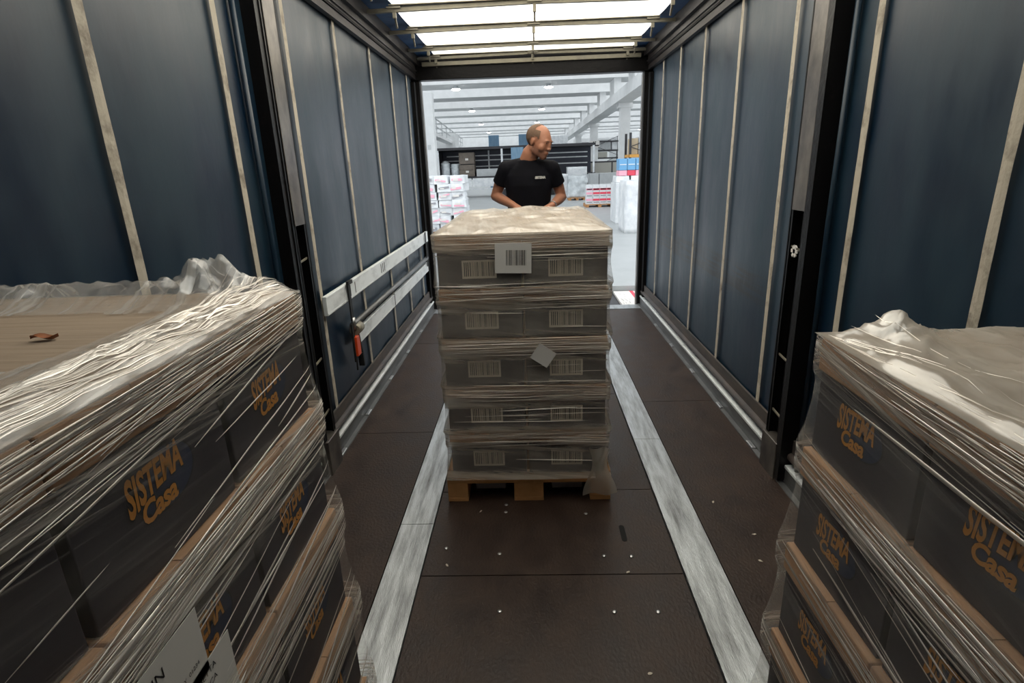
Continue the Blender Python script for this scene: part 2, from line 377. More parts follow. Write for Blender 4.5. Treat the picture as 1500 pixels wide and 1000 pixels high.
# roof
m = mb('tarp'); n = 40
def roofz(y): return ROOF - .012 * abs(math.sin((y - 4.42) * PI / .75))
ysr = [.3 + (Y1 - .3) * i / 60 for i in range(61)]
def sheet(m, xa, xb, nx=8, dz=0):
    g_ = [[m.bm.verts.new((xa + (xb - xa) * k / nx, y, roofz(y) + dz)) for k in range(nx + 1)] for y in ysr]
    for a, b in zip(g_, g_[1:]):
        for k in range(nx): m.face([a[k], b[k], b[k + 1], a[k + 1]], True)
sheet(m, -.985, 1.03); m.use('bluetarp'); sheet(m, -1.3, -.985, 3, -.001); sheet(m, 1.03, 1.3, 3, -.001)
m.use('hem').box(-1.27, 1.27, Y0, .3, 2.68, 2.71)  # unseen opaque roof stretch, added to cut the light near the camera
struct(m.build('ceiling'))
def bow(y, label):
    t = thing('roof_bow', label, 'roof bow', (0, y, 2.655), 0, None)
    m = mb('bow')
    for a, b in ((-1.17, -.6), (-.6, 0), (0, .6), (.6, 1.17)):
        za = .012 - .012 * abs(a); zb = .012 - .012 * abs(b)
        m.bar((a, 0, za), (b, 0, zb), .03, .026)
    m.box(-1.0, 1.03, -.04, .04, .024, .03)
    m.build('cross_bar', t)
    for x in (-.97, .02, .98):
        h = mb('bow').box(-.05, .05, -.03, .03, .008, .02).box(-.012, .012, -.012, .012, -.05, .01).bar((0, 0, -.03), (.0, .06, -.10), .012, .012).build('hanger', t, (x, 0, 0))
    return t
for y, lb in ((3.72, 'grey metal roof bow above the grey load, nearest the viewer'), (4.42, 'roof bow crossing the top edge of the view, nearest of the visible bows'), (5.08, 'second roof bow from the near end, under the white roof sheet'),
              (5.82, 'third roof bow from the near end, over the worker'), (6.26, 'last thin roof bow just inside the rear header beam')):
    bow(y, lb)
# rear frame: header and two corner posts
hd = tag(mb('black').box(-1.25, 1.25, 6.3, 6.42, 2.46, 2.60, .006).box(-1.26, 1.26, 6.37, 6.42, 2.58, 2.72).use('bow').box(-1.12, 1.12, 6.27, 6.31, 2.585, 2.625, .004).build('rear_header'), 'black steel header beam across the open rear of the trailer', 'beam')
for s, lb in ((-1, 'dark steel rear corner post at the left of the opening'), (1, 'dark steel rear corner post at the right of the opening')):
    x = s * 1.2
    t = thing('rear_post', lb, 'post', (s * 1.215, 6.38, 0))
    mb('black').box(-.05, .05, -.06, .06, -.05, 2.46, .006).build('post_body', t)
    m = mb('postplate').box(*sorted((-s * .055, -s * .048)), -.02, .055, -.02, 2.44); m.build('wear_strip', t)
    mb('black').box(*sorted((-s * .01, s * .05)), -.16, -.06, .1, 2.44).build('curtain_pole', t)
# intermediate posts: a channel open to the inside, upper part covered by a plate
def channel_post(s, y, wd, label):
    t = thing('sliding_post', label, 'post', (s * 1.21, y, 0))
    for k in (-1, 1):
        m = mb('black').box(-.035, .035, k * wd / 2 - .008, k * wd / 2 + .008, -.02, 2.50, .002)
        m.box(*sorted((-s * .035, -s * .028)), k * wd / 2 - .018, k * wd / 2 + .014, .02, 2.50).build('flange', t)
    mb('black').box(*sorted((s * .01, s * .034)), -wd / 2, wd / 2, -.02, 2.5).build('web', t)
    m = mb('postplate').box(*sorted((-s * .038, -s * .028)), -wd / 2 + .006, wd / 2 - .006, 1.34, 2.50, .002); m.build('cover_plate', t)
    for z in (.32, .62, 1.16):
        mb('bow').bar((-s * .022, -wd / 2, z), (-s * .022, wd / 2, z + .012), .008, .008).build('rung', t)
    mb('black').box(-.045, .03, -wd / 2 - .06, -wd / 2 - .01, .02, 2.45).build('pocket_strip', t)
    m = mb('postplate').box(-.05, .05, -wd / 2 - .02, wd / 2 + .02, -.02, .2, .004); m.build('foot', t)
    return t
PL = channel_post(-1, 2.735, .135, 'black steel channel post on the left wall beside the white slats')
PR = channel_post(1, 2.632, .135, 'black steel channel post on the right wall with a torn rag in it')
m = mb('paper')
for a in range(6):
    m.bar((0, 0, 0), (0, .03 * math.cos(a * 1.05), .028 * math.sin(a * 1.05)), .006, .016)
tag(m.build('rag', None, (1.178, 2.632, 1.155)), 'scrap of pale rag caught on a rung of the right post', 'rag')
# horizontal side boards on the left wall
def board(z0, z1, ya, yb, label, ridges, marks=()):
    t = thing('side_board', label, 'side board', (-1.2, ya, z0)); L_ = yb - ya; h = z1 - z0
    m = mb('white_alu').box(-.012, .012, 0, L_, 0, h, .003)
    for r in ridges: m.box(.012, .0135, 0, L_, r * h - .004, r * h + .004)
    m.use('ink')
    for y, w_, za in marks: m.box(.0128, .0143, y, y + w_, za, .09)
    m.build('plank', t)
    return t
B1 = board(.815, .925, 2.975, 6.2, 'upper white aluminium side board along the left curtain', (.08, .92), ((1.18, .012, .025), (1.23, .012, .025), (1.28, .012, .025), (.42, .007, .02), (.52, .007, .02)))
B2 = board(.50, .60, 3.42, 6.1, 'lower white side board on the left curtain, joined halfway', (.08, .92))
mb('gapdark').box(-.013, .0142, 1.06, 1.072, -.002, .102).build('joint', B2)
t = thing('lashing_bar', 'long grey telescopic lashing bar resting above the lower side board', 'bar', (-1.188, 3.35, .652))
mb('darkalu').tube([(0, 0, 0), (0, 2.7, 0)], .02, 10).build('tube', t)
mb('darkalu').box(-.012, .012, 1.3, 2.72, -.018, .006).build('inner_rail', t)
mb('bow').tube([(.012, .0, -.03), (.012, .1, -.03)], .035, 14).build('end_spool', t)
t = thing('ratchet_strap', 'black strap with orange plastic buckle hanging from the upper side board', 'strap', (-1.178, 3.34, .93))
mb('rubber').box(-.004, .004, -.02, .02, -.24, .005).box(-.004, .012, -.03, .05, -.01, .012).build('webbing', t)
mb('steel').tube([(0.004, 0, -.22), (.004, 0, -.30)], .014, 8).build('hook', t)
mb('redlamp').box(-.004, .022, -.035, .035, -.47, -.34, .006).build('buckle', t)
mb('rubber').bar((.008, .02, -.32), (.008, .07, -.50), .03, .012).bar((.008, .055, -.47), (.008, .06, -.56), .035, .02).bar((.004, -.02, -.47), (.004, -.03, -.56), .008, .012).build('loose_end', t)
mb('gapdark').box(-.002, .008, -.05, -.02, -.5, -.25).build('bracket', t)
tag(mb('rubber').box(-.004, .004, -.015, .015, -.36, .005).build('hanging_strap', None, (-1.176, 6.0, .93)), 'short black strap holding the far ends of both side boards', 'strap')

# ------------------------------------------------------------------ cartons
CW, CL, LID = .375, .30, .062
def logo_fn(s, y, z, x, k):
    """text runs away from the viewer on the left load (s=-1 load faces +X) and towards him on the right one"""
    return lambda a, b: V((x, y + (a if s < 0 else -a) * k, z + b * k))
def build_logo(parent, s, H, off, x):
    m = MB()
    cy, cz = off, -.055 + H / 2 - .02
    cx_, hh = 0, 0
    def P(a, b, d=0): return V((x - s * d if False else x + (-s) * d, cy + (a if s < 0 else -a), H * .44 + b))
    def ovl(rx, rz, c, d):
        vs = [m.bm.verts.new(P(c[0] + rx * math.cos(2 * PI * k / 28), c[1] + rz * math.sin(2 * PI * k / 28), d)) for k in range(28)]
        m.face(vs)
    m.use('ink'); ovl(.060, .042, (.004, .0), .0008)
    m.use('navy'); ovl(.057, .039, (.004, .0), .0012)
    def warp(a, b, d):
        # letters grow towards both ends, line climbs slightly
        t_ = (a - .5) * 2
        return P((a - .5) * .134, -.008 + b * (.036 + .012 * t_ * t_) + .012 * a - .008 * t_ * t_, d)
    for mt, off_, d in (('ink', .075, .0016), ('orange', .032, .0020)):
        m.use(mt); pts, fs = textbm('SISTEMA', 1, off_, .15, 1.0)
        w0 = 4.75
        vs = [m.bm.verts.new(warp(p.x / w0, p.y / .72, d)) for p in pts]
        for f_ in fs: m.face([vs[i] for i in f_])
    for mt, off_, d in (('ink', .075, .0017), ('orange', .035, .0021)):
        m.use(mt); pts, fs = textbm('Casa', 1, off_, .12, .95)
        vs = [m.bm.verts.new(P(-.050 + p.x * .036, -.037 + p.y * .038 + p.x * .002, d)) for p in pts]
        for f_ in fs: m.face([vs[i] for i in f_])
    return m.build('printed_logo', parent)
def make_carton(s, H, wx=CW, ly=CL, label=None, barcode=False):
    """origin at bottom centre; s=-1: logo on the +X face, s=+1: logo on the -X face, s=0: barcode on the -Y face"""
    t = thing('carton', label or 'carton', 'carton')
    hx, hy = wx / 2 - .002, ly / 2 - .002
    m = mb('carton').box(-hx + .005, hx - .005, -hy + .005, hy - .005, .0005, H - .012, .002)
    m.build('box_body', t)
    m = mb('kraft').box(-hx, hx, -hy, hy, H - LID, H - .001, .003)
    m.box(-hx - .0006, hx + .0006, -.02, .02, H - LID + .01, H + .0002)
    m.build('lid', t)
    if s: build_logo(t, s, H, .0, -s * (hx - .005))
    if barcode:
        y = -hy + .005
        m = mb('label').box(-.075, .075, y - .0012, y, .045, .125)
        lb = m.build('barcode_label', t); m = mb('ink'); x = -.066; random.seed(5)
        while x < .064:
            wv = random.choice((.0015, .003, .0045)); m.box(x, x + wv, y - .0018, y - .0011, .055, .117); x += wv + random.choice((.002, .0035, .005))
        m.build('bars', lb)
    return t
LAYER = ['top', 'second', 'third', 'fourth', 'bottom']

def make_pallet(label, L_=1.2, W_=.8):
    t = thing('wooden_pallet', label, 'pallet')
    for k, x in enumerate((-.3275, -.165, 0, .165, .3275)):
        mb('wood').box(x - (.0725 if k % 2 == 0 else .05), x + (.0725 if k % 2 == 0 else .05), -.6, .6, .122, .144, .002).build('deck_board', t)
    for y in (-.5275, 0, .5275):
        mb('wood').box(-.4, .4, y - .0725, y + .0725, .1, .122, .002).build('cross_board', t)
        for x in (-.35, 0, .35):
            mb('wood').box(x - (.0725 if x == 0 else .05), x + (.0725 if x == 0 else .05), y - .0725, y + .0725, .022, .1, .003).build('block', t)
    for x in (-.35, 0, .35):
        mb('wood').box(x - (.0725 if x == 0 else .05), x + (.0725 if x == 0 else .05), -.6, .6, 0, .022, .002).build('base_board', t)
    return t

# ------------------------------------------------------------------ stretch film
def film_outset(z, top, H, n, step=.008):
    """how far the film stands off the carton bodies at height z"""
    k = (top - z) / H; i = int(max(0, min(n - 1, math.floor(k)))); fr = k - i      # fr 0 at the layer's top, 1 at its bottom
    base = step * i
    lid = LID / H
    if fr <= lid: o = .006
    elif fr < lid + .10: o = .006 - .006 * (fr - lid) / .10
    else:
        q = (fr - lid - .1) / (.9 - lid); o = .000 + .014 * q * q
    return base + o + .002, (1. if fr < lid + .05 else max(0., 1 - (fr - lid - .05) * 4)) + max(0, (fr - .85) * 5)
def make_film(name, x0, x1, y0, y1, z0, top, H, sideMat, topMat, ring=None, topfn=None, seed=0, label='', shiftx=True, folds=200, sides=(0, 1, 2, 3), n=5, fold_tilt=(.02, .14), amp=.0035, group=None, fold_len=(.1, .7), fw_=(.0006, .0022), bright=.25, step=.008, edge_folds=0):
    rnd = random.Random(seed)
    root = thing(name, label, 'stretch film', ((x0 + x1) / 2, (y0 + y1) / 2, z0), 0, group)
    ox, oy, oz = root.location
    W_, L_ = x1 - x0, y1 - y0; P_ = 2 * (W_ + L_); r = .012
    def outline(s, out):
        s = s % P_
        if s < L_: p, nrm, a, lim = V((x1, y0 + s, 0)), V((1, 0, 0)), s, L_
        elif s < L_ + W_: a = s - L_; p, nrm, lim = V((x1 - a, y1, 0)), V((0, 1, 0)), W_
        elif s < 2 * L_ + W_: a = s - L_ - W_; p, nrm, lim = V((x0, y1 - a, 0)), V((-1, 0, 0)), L_
        else: a = s - 2 * L_ - W_; p, nrm, lim = V((x0 + a, y0, 0)), V((0, -1, 0)), W_
        q = V(p)
        cx, cy = (x0 + x1) / 2, (y0 + y1) / 2
        # scale the outline outwards so that corners stay closed, round them a little
        sx = (W_ / 2 + out) / (W_ / 2); sy = (L_ / 2 + out) / (L_ / 2)
        q = V((cx + (p.x - cx) * sx, cy + (p.y - cy) * sy, 0))
        e = min(a, lim - a)
        if e < r: 
            tgt = V((cx, cy, 0)); q += (tgt - q).normalized() * (r - e) * .35
        return q, nrm
    def surf(s, z, lift=0):
        o_, tg = film_outset(z, top, H, n, step)
        tg = min(1, tg)
        wr = (noise.noise(V((s * 1.4, (z - .08 * s) * 20, seed * 3.1))) * amp * (.25 + .75 * min(1, tg)) + noise.noise(V((s * 3, z * 7, seed))) * amp * .7)
        q, nrm = outline(s, max(o_ + wr, .0012 + o_ * .5) + lift)
        return V((q.x - ox, q.y - oy, z - oz)), nrm, tg
    m = mb(sideMat); uvl = m.bm.loops.layers.uv.new('UVMap'); tl = m.bm.verts.layers.float.new('tight')
    brk = sorted({0, L_, L_ + W_, 2 * L_ + W_, P_})
    ss = []
    for a, b in zip(brk, brk[1:]):
        k = max(4, int((b - a) / .02)); ss += [a + (b - a) * i / k for i in range(k)]
    nz = int((top - z0) / .011)
    zs = [z0 + (top - z0) * i / nz for i in range(nz + 1)]
    grid = []; uvs = {}
    for z in zs:
        row = []
        for s in ss:
            p, _, tg = surf(s, z); v = m.bm.verts.new(p); v[tl] = min(1, tg); uvs[v] = (s, z); row.append(v)
        grid.append(row)
    ns = len(ss)
    for i in range(nz):
        for k in range(ns):
            k2 = (k + 1) % ns; q = [grid[i][k], grid[i][k2], grid[i + 1][k2], grid[i + 1][k]]
            f_ = m.face(q, True)
            for lp in f_.loops:
                u, v_ = uvs[lp.vert]
                if k2 == 0 and u == 0: u = P_
                lp[uvl].uv = (u, v_)
    m.build('side_film', root)
    # top: a cover or only a ring lapped over the edges
    m = mb(topMat); uvl = m.bm.loops.layers.uv.new('UVMap'); tl = m.bm.verts.layers.float.new('tight')
    nx, ny = int(W_ / .008), int(L_ / .008); g_ = {}
    out = .008
    for i in range(nx + 1):
        for j in range(ny + 1):
            a, b = i / nx, j / ny; x = x0 - out + (W_ + 2 * out) * a; y = y0 - out + (L_ + 2 * out) * b
            e = min(x - x0 + out, x1 + out - x, y - y0 + out, y1 + out - y)
            if ring and e > ring + .05 * noise.noise(V((x * 6, y * 6, seed))) : continue
            z = topfn(x, y, e) if e > 1e-6 else top
            v = m.bm.verts.new((x - ox, y - oy, z - oz)); v[tl] = .5; g_[i, j] = v; uvs[v] = (y * 1.0 + .4 * x, x)
    for i in range(nx):
        for j in range(ny):
            ks = [(i, j), (i + 1, j), (i + 1, j + 1), (i, j + 1)]
            if all(k in g_ for k in ks):
                f_ = m.face([g_[k] for k in ks], True)
                for lp in f_.loops: lp[uvl].uv = uvs[lp.vert]
    m.build('top_film', root)
    # crisp folds pulled across the sides
    m = mb('fold'); m.use('foldw')
    segs = {0: (0, L_), 1: (L_, L_ + W_), 2: (L_ + W_, 2 * L_ + W_), 3: (2 * L_ + W_, P_)}
    for q in range(folds):
        sd = rnd.choice(sides); a, b = segs[sd]
        ln = min(b - a, rnd.uniform(*fold_len) if rnd.random() < .8 else rnd.uniform(fold_len[1], fold_len[1] * 1.5))
        s0 = rnd.uniform(a, b - ln * .5); s1 = min(b, s0 + ln)
        lay = min(n - 1, int(rnd.random() ** 1.2 * n)); T = top - lay * H
        bodyf = rnd.random() > .86
        if not bodyf: z_ = T - .002 - abs(rnd.gauss(0, .038))
        else: z_ = T - rnd.random() * H
        tilt = rnd.uniform(*fold_tilt) * rnd.uniform(.2, 1) * (1 if rnd.random() < .96 else -.5)
        if bodyf and fold_tilt[1] > .12: tilt = rnd.uniform(.05, .24)
        if sd in (2,): tilt = -tilt
        if sd in (1, 3): tilt *= rnd.choice((-1, 1)) * .5
        wd = rnd.uniform(*fw_) * (1.9 if rnd.random() < .10 else 1); m.use('foldw' if rnd.random() < bright else 'fold')
        k = max(3, int((s1 - s0) / .03)); prev = None
        zc = z_ 
        for i in range(k + 1):
            t_ = i / k; s = s0 + (s1 - s0) * t_; z = zc + tilt * (s - (s0 + s1) / 2) + .0015 * noise.noise(V((s * 9, q, 0)))
            if z > top - .001 or z < z0 + .01: prev = None; continue
            h_ = wd * math.sin(PI * min(1, max(0.02, t_))) ** .5
            pa, nr, _ = surf(s, z - h_ / 2 * 1, .0012); pb, _, _ = surf(s, z + h_ / 2, .0012); pc, _, _ = surf(s, z - h_ * .35, .0012 + h_ * 1.1)
            cur = [m.bm.verts.new(p) for p in (pa, pc, pb)]
            if prev:
                for j in (0, 1): m.face([prev[j], cur[j], cur[j + 1], prev[j + 1]], True)
            prev = cur
    for q in range(edge_folds):
        # folds lapped over the aisle-side top edge
        sgn = 1 if sides[0] == 0 else -1; xe = x1 if sgn > 0 else x0
        ln = rnd.uniform(.15, .8); ya = rnd.uniform(y0, y1 - .1); yb = min(y1 - .012, ya + ln); ea = rnd.uniform(.012, .13); eb = max(.012, ea - rnd.uniform(.0, .09)); wd = rnd.uniform(.0006, .0019)
        m.use('foldw' if rnd.random() < .45 else 'fold'); k = max(3, int((yb - ya) / .025)); prev = None
        for i in range(k + 1):
            t_ = i / k; y = ya + (yb - ya) * t_; e = ea + (eb - ea) * t_; x = xe - sgn * (e - .006); h_ = wd * math.sin(PI * min(1, max(.02, t_))) ** .5
            cur = [m.bm.verts.new((x + dx - ox, y - oy, topfn(x + dx, y, max(.004, e)) + dz - oz)) for dx, dz in ((-h_, .0008), (0, .0008 + h_ * .8), (h_, .0008))]
            if prev:
                for j in (0, 1): m.face([prev[j], cur[j], cur[j + 1], prev[j + 1]], True)
            prev = cur
    m.build('film_folds', root)
    return root, surf
def ridge(x, y, s=1): 
    return abs(noise.noise(V((x * s, y * s, 2.2))))

# ------------------------------------------------------------------ left load
def load_side(s, xi, y1, zb, H, wording):
    cols = [0, 1, 2, 3]; names = ['at its far end', 'second from its far end', 'third from its far end', 'at its near end']
    proto = make_carton(s, H); first = True
    for i in range(5):
        z = zb + (4 - i) * H
        for c in cols:
            if i > 1 and c > 2: continue
            cx = xi + s * (CW / 2) - s * .008 * i; cy = y1 - CL * (c + .5)
            lb = 'grey carton, %s layer of the %s load, %s' % (LAYER[i], wording, names[c])
            o = proto if first else dup(proto); first = False
            o.location = (cx, cy, z); o['label'] = lb; o['group'] = 'grey cartons in the %s load' % wording
ZL, HL, XL = .16, .24, -.507
load_side(-1, XL, 1.045, ZL, HL, 'left')
pal = make_pallet('wooden pallet carrying the film-wrapped load on the left')
pal.location = (XL - .345, .445, 0); pal.scale = (.85, 1, 1)
TL = ZL + 5 * HL
o = tag(mb('pad').box(-.345, .338, -.6, .6, 0, .004, .001).build('layer_pad', None, (XL - .341, .445, TL)), 'ribbed beige cardboard sheet covering the top of the left load', 'cardboard sheet')
def top_left(x, y, e):
    z = TL + .006
    b = noise.noise(V((x * 14, y * 9, 1))) ; c = 1 - 2.5 * abs(noise.noise(V((x * 22 + 4, y * 12, 7))))
    k = math.exp(-((e - .05) / .05) ** 2)
    z += k * (.007 + .010 * max(0, c) + .005 * b)
    far = math.exp(-((1.0 - y) / .07) ** 2) * math.exp(-((x + .645) / .065) ** 2)
    rg = max(0, 1 - 2.2 * abs(noise.noise(V((x * 42, y * 30, 2)))))
    z += far * (.012 + .014 * max(0, c) + .026 * rg)
    z += .007 * rg * math.exp(-((e - .09) / .06) ** 2)
    wall = math.exp(-((x + 1.16) / .05) ** 2)
    z += wall * (.028 + .012 * b)
    fe = math.exp(-((y - 1.0) / .05) ** 2)
    z += fe * (.008 + .008 * max(0, c)) * (1 if x < -.6 else .3)
    return max(z, TL + .006) if e > .02 else TL + (z - TL) * min(1, e / .02)
make_film('stretch_film', XL - .685, XL, -.155, 1.045, .15, TL + .004, HL, 'film', 'film_ring', ring=.17, topfn=top_left, seed=3,
          label='clear stretch film with white folds wrapped round the left load', folds=370, sides=(0, 0, 0, 0, 1), amp=.0024, fold_tilt=(.0, .16), bright=.55, edge_folds=120)
# dry leaf
m = mb('leaf'); vs = []
for i in range(9):
    t_ = i / 8; w2 = .012 * math.sin(PI * t_) ** .7; zc = .003 * math.sin(t_ * 7) + .003
    vs.append([m.bm.verts.new((-.035 + .07 * t_, -w2, zc + .006)), m.bm.verts.new((-.035 + .07 * t_, 0, zc)), m.bm.verts.new((-.035 + .07 * t_, w2, zc + .005))])
for a, b in zip(vs, vs[1:]):
    for j in (0, 1): m.face([a[j], a[j + 1], b[j + 1], b[j]], True)
o = m.build('dry_leaf', None, (-.752, .745, TL + .005)); o.rotation_euler = (0, 0, .15); o.scale = (.55, .8, .8)
tag(o, 'curled rust-brown leaf lying on the cardboard sheet of the left load', 'leaf')
# printed sheets under the film
def sheet_label(name, label, yc, zc, wd, hh, lines, tilt=0):
    t = thing(name, label, 'label', (XL + .0185, yc, zc)); t.rotation_euler = (tilt, 0, 0)
    mb('paper').box(-.0004, .0004, -wd / 2, wd / 2, -hh / 2, hh / 2).build('paper_sheet', t)
    m = mb('ink')
    for txt, sz, a, b in lines: add_text(m, txt, sz, lambda x, y, a=a, b=b: V((.0008, a + x, b + y)), .0, 0, 1)
    m.build('printed_text', t)
sheet_label('shipping_label', 'white paper label reading SPIN under film on the left load', .455, 1.01, .21, .10, (('SPIN', .022, -.01, .018), ('97/26', .016, .0, -.006), ('MADE IN ITALY  01234', .009, .0, -.024)))
sheet_label('logistics_label', 'white paper label with small print below the logo on the left load', .55, .925, .12, .10, (('ETICHETTA', .013, -.045, .03), ('LOGISTICA', .013, -.045, .012), ('1 DI 1', .012, -.03, -.01)))

# ------------------------------------------------------------------ right load
ZR, HR, XR = .15, .222, .480
load_side(1, XR, .995, ZR, HR, 'right')
pal = make_pallet('wooden pallet carrying the film-wrapped load on the right'); pal.location = (XR + .345, .395, 0); pal.scale = (.85, 1, 1)
TR = ZR + 5 * HR
tag(mb('pad').box(-.340, .340, -.6, .6, 0, .004, .001).build('layer_pad', None, (XR + .343, .395, TR)), 'plain beige cardboard sheet under the film on top of the right load', 'cardboard sheet')
def top_right(x, y, e):
    z = TR + .007
    b = noise.noise(V((x * 6, y * 6, 3))); c = max(0, 1 - 3 * abs(noise.noise(V((x * 9 + 2, y * 7, 5))))); d = max(0, 1 - 4 * abs(noise.noise(V((x * 4, y * 5, 9)))))
    z += .008 * (b + .6) + .006 * c + .005 * d + .004 * max(0, 1 - 4 * abs(noise.noise(V((x * 22, y * 16, 1)))))
    pk = math.exp(-((x - .585) / .045) ** 2) * math.exp(-((y - .95) / .06) ** 2)
    z += pk * (.010 + .028 * max(0, 1 - 2.2 * abs(noise.noise(V((x * 40, y * 30, 2)))))) + .012 * math.exp(-((x - 1.15) / .1) ** 2)
    return max(TR + .007, TR + (z - TR) * min(1, e / .03)) if e > .008 else TR + .006
make_film('stretch_film', XR, XR + .685, -.205, .995, .15, TR + .006, HR, 'film_hazy', 'film_top', topfn=top_right, seed=8,
          label='clear stretch film covering the right load, top included', folds=290, sides=(2, 2, 2, 2, 1), amp=.0024, fold_tilt=(.0, .16), bright=.4, edge_folds=22)

# ------------------------------------------------------------------ moving load in the middle
ZM, HM, XM0, XM1, YM = .150, .2305, -.463, .287, 2.385
proto = make_carton(0, HM, CW, CL, barcode=True); first = True
for i in range(5):
    for c in (0, 1):
        for r in range(4):
            o = proto if first else dup(proto); first = False
            o.location = (XM0 + CW * (c + .5) + (c - .5) * .006 * 0, YM + CL * (r + .5), ZM + (4 - i) * HM)
            if r == 0: o['label'] = 'grey barcoded carton, %s layer of middle load, %s one of front pair' % (LAYER[i], ('left', 'right')[c]); o['group'] = 'front cartons of the middle load'
            else: o['label'] = 'grey carton in the rows behind the front of the middle load'; o['group'] = 'rear cartons of the middle load'
TM = ZM + 5 * HM
pal = make_pallet('orange-toned wooden pallet under the load in the middle of the floor'); pal.location = (-.088, YM + .6, 0)
tag(mb('pad').box(-.375, .375, -.6, .6, 0, .004, .001).build('layer_pad', None, (-.088, YM + .6, TM)), 'beige cardboard sheet under the film on top of the middle load', 'cardboard sheet')
def top_mid(x, y, e):
    b = noise.noise(V((x * 5, y * 4, 3))); c = max(0, 1 - 3 * abs(noise.noise(V((x * 7 + 2, y * 5, 5)))))
    z = TM + .009 + .013 * (b + .5) + .010 * c + .006 * (y - YM) / 1.2
    z += .016 * math.exp(-((x + .02) / .14) ** 2) * math.exp(-((y - YM - 1.05) / .2) ** 2)
    return max(TM + .008, TM + .008 + (z - TM - .008) * min(1, e / .06))
_, msurf = make_film('stretch_film', XM0 - .004, XM1 + .004, YM - .002, YM + 1.202, .135, TM + .008, HM, 'film_mid', 'film_top', topfn=top_mid, seed=5,
          label='cloudy stretch film wrapped in many turns round the middle load', folds=420, sides=(3, 3, 3, 0, 2), fold_tilt=(.0, .10), bright=.04, amp=.004, fw_=(.0008, .003), step=.001)
# paper on the film front
t = thing('delivery_label', 'white sheet with barcode stuck high on the middle load', 'label', (-.125, YM - .024, 1.205)); t.rotation_euler = (0, .03, 0)
mb('paper').box(-.078, .078, -.0005, .0005, -.064, .064).build('paper_sheet', t)
m = mb('ink'); x = -.03; random.seed(2)
while x < .055:
    wv = random.choice((.0015, .003, .004)); m.box(x, x + wv, -.0012, -.0006, -.03, .035); x += wv + random.choice((.002, .003, .0045))
m.build('barcode', t)
o = mb('paper').box(-.045, .045, -.0005, .0005, -.04, .04).build('paper_scrap', None, (-.005, YM - .027, .765)); o.rotation_euler = (0, .6, 0)
tag(o, 'crooked pale paper scrap on the middle load, right of its centre seam', 'paper')
# loose film tail at lower right
m = mb('film_top'); uvl = m.bm.loops.layers.uv.new('UVMap'); g_ = []
for i in range(13):
    t_ = i / 12; row = []
    for j in range(9):
        q = j / 8; x = .20 + .10 * q + .02 * math.sin(t_ * 5 + q * 3); row.append(m.bm.verts.new((x + .03 * t_ * (q - .3), YM - .03 - .012 * math.sin(q * 9 + t_ * 2), .30 - .25 * t_)))
    g_.append(row)
for a, b in zip(g_, g_[1:]):
    for j in range(8): m.face([a[j], a[j + 1], b[j + 1], b[j]], True)
tag(m.build('loose_film_tail'), 'loose tail of film hanging over the lower right corner of the middle load', 'film')

# ------------------------------------------------------------------ hand pallet truck
t = thing('pallet_truck', 'hand pallet truck under the middle load, forks in the pallet', 'pallet truck', (-.088, 0, 0))
for x in (-.19, .19):
    k = mb('yellow').box(x - .075, x + .075, YM + .04, 3.68, .045, .092, .004).build('fork', t)
    mb('rubber').tube([(x - .03, YM + .1, .038), (x + .03, YM + .1, .038)], .037, 14).build('roller', k)
mb('yellow').box(-.27, .27, 3.66, 3.80, .05, .34, .02).build('chassis', t)
mb('yellow').tube([(0, 3.86, .1), (0, 3.86, .5)], .06, 14).build('pump', t)
mb('rubber').tube([(-.05, 3.86, .085), (.05, 3.86, .085)], .085, 18).build('steer_wheel', t)
mb('yellow').tube([(0, 3.86, .46), (.02, 4.2, .85), (.03, 4.48, 1.13)], .02, 10).build('handle_shaft', t)
mb('rubber').tube([(.03, 4.48, 1.13), (-.08, 4.50, 1.15), (-.11, 4.535, 1.205), (.03, 4.545, 1.21), (.17, 4.535, 1.205), (.15, 4.50, 1.15), (.03, 4.48, 1.13)], .015, 10).build('handle_loop', t)

# ------------------------------------------------------------------ the worker
def fuse(m, name, vox, parent, smooth=4, mats=None, paint=None):
    me = bpy.data.meshes.new('tmp'); m.bm.to_mesh(me); m.bm.free()
    o = bpy.data.objects.new('tmp', me); COL.objects.link(o)
    r = o.modifiers.new('r', 'REMESH'); r.mode = 'VOXEL'; r.voxel_size = vox; r.use_smooth_shade = True
    s = o.modifiers.new('s', 'SMOOTH'); s.iterations = smooth; s.factor = .5
    dg = bpy.context.evaluated_depsgraph_get(); me2 = bpy.data.meshes.new_from_object(o.evaluated_get(dg))
    bpy.data.objects.remove(o); me2.name = name
    me2.materials.clear()
    for k in (mats or m.mats): me2.materials.append(M[k])
    for p in me2.polygons: p.use_smooth = True; p.material_index = 0
    if paint:
        for p in me2.polygons: p.material_index = paint(p.center)
    n = bpy.data.objects.new(name, me2); COL.objects.link(n); n.parent = parent
    return n
PX, PY = -.055, 4.78
man = thing('person', 'man in a black T-shirt looking down to one side, pushing the middle load', 'person', (PX, PY, 0))
def L(x, y, z): return V((x - PX, y - PY, z))
sh = {-1: L(-.232, 4.79, 1.555), 1: L(.138, 4.78, 1.545)}
el = {-1: L(-.335, 4.88, 1.34), 1: L(.222, 4.87, 1.315)}
wr = {-1: L(-.175, 4.65, 1.27), 1: L(.132, 4.65, 1.262)}
ha = {-1: L(-.12, 4.58, 1.235), 1: L(.07, 4.58, 1.23)}
headC = L(.040, 4.70, 1.752)
yaw = math.radians(55); Rh = Matrix.Rotation(yaw, 4, 'Z') @ Matrix.Rotation(math.radians(16), 4, 'X')   # face looks along local -Y
Rh = Matrix.Rotation(math.radians(4), 4, 'Y') @ Rh
def H(v): return headC + Rh @ (V(v) * 1.04)
def hell(m, c, r, rot=None, n=20): m.ell(H(c), [q * 1.04 for q in r], Rh.to_3x3().to_4x4() @ (rot or Matrix()), n)
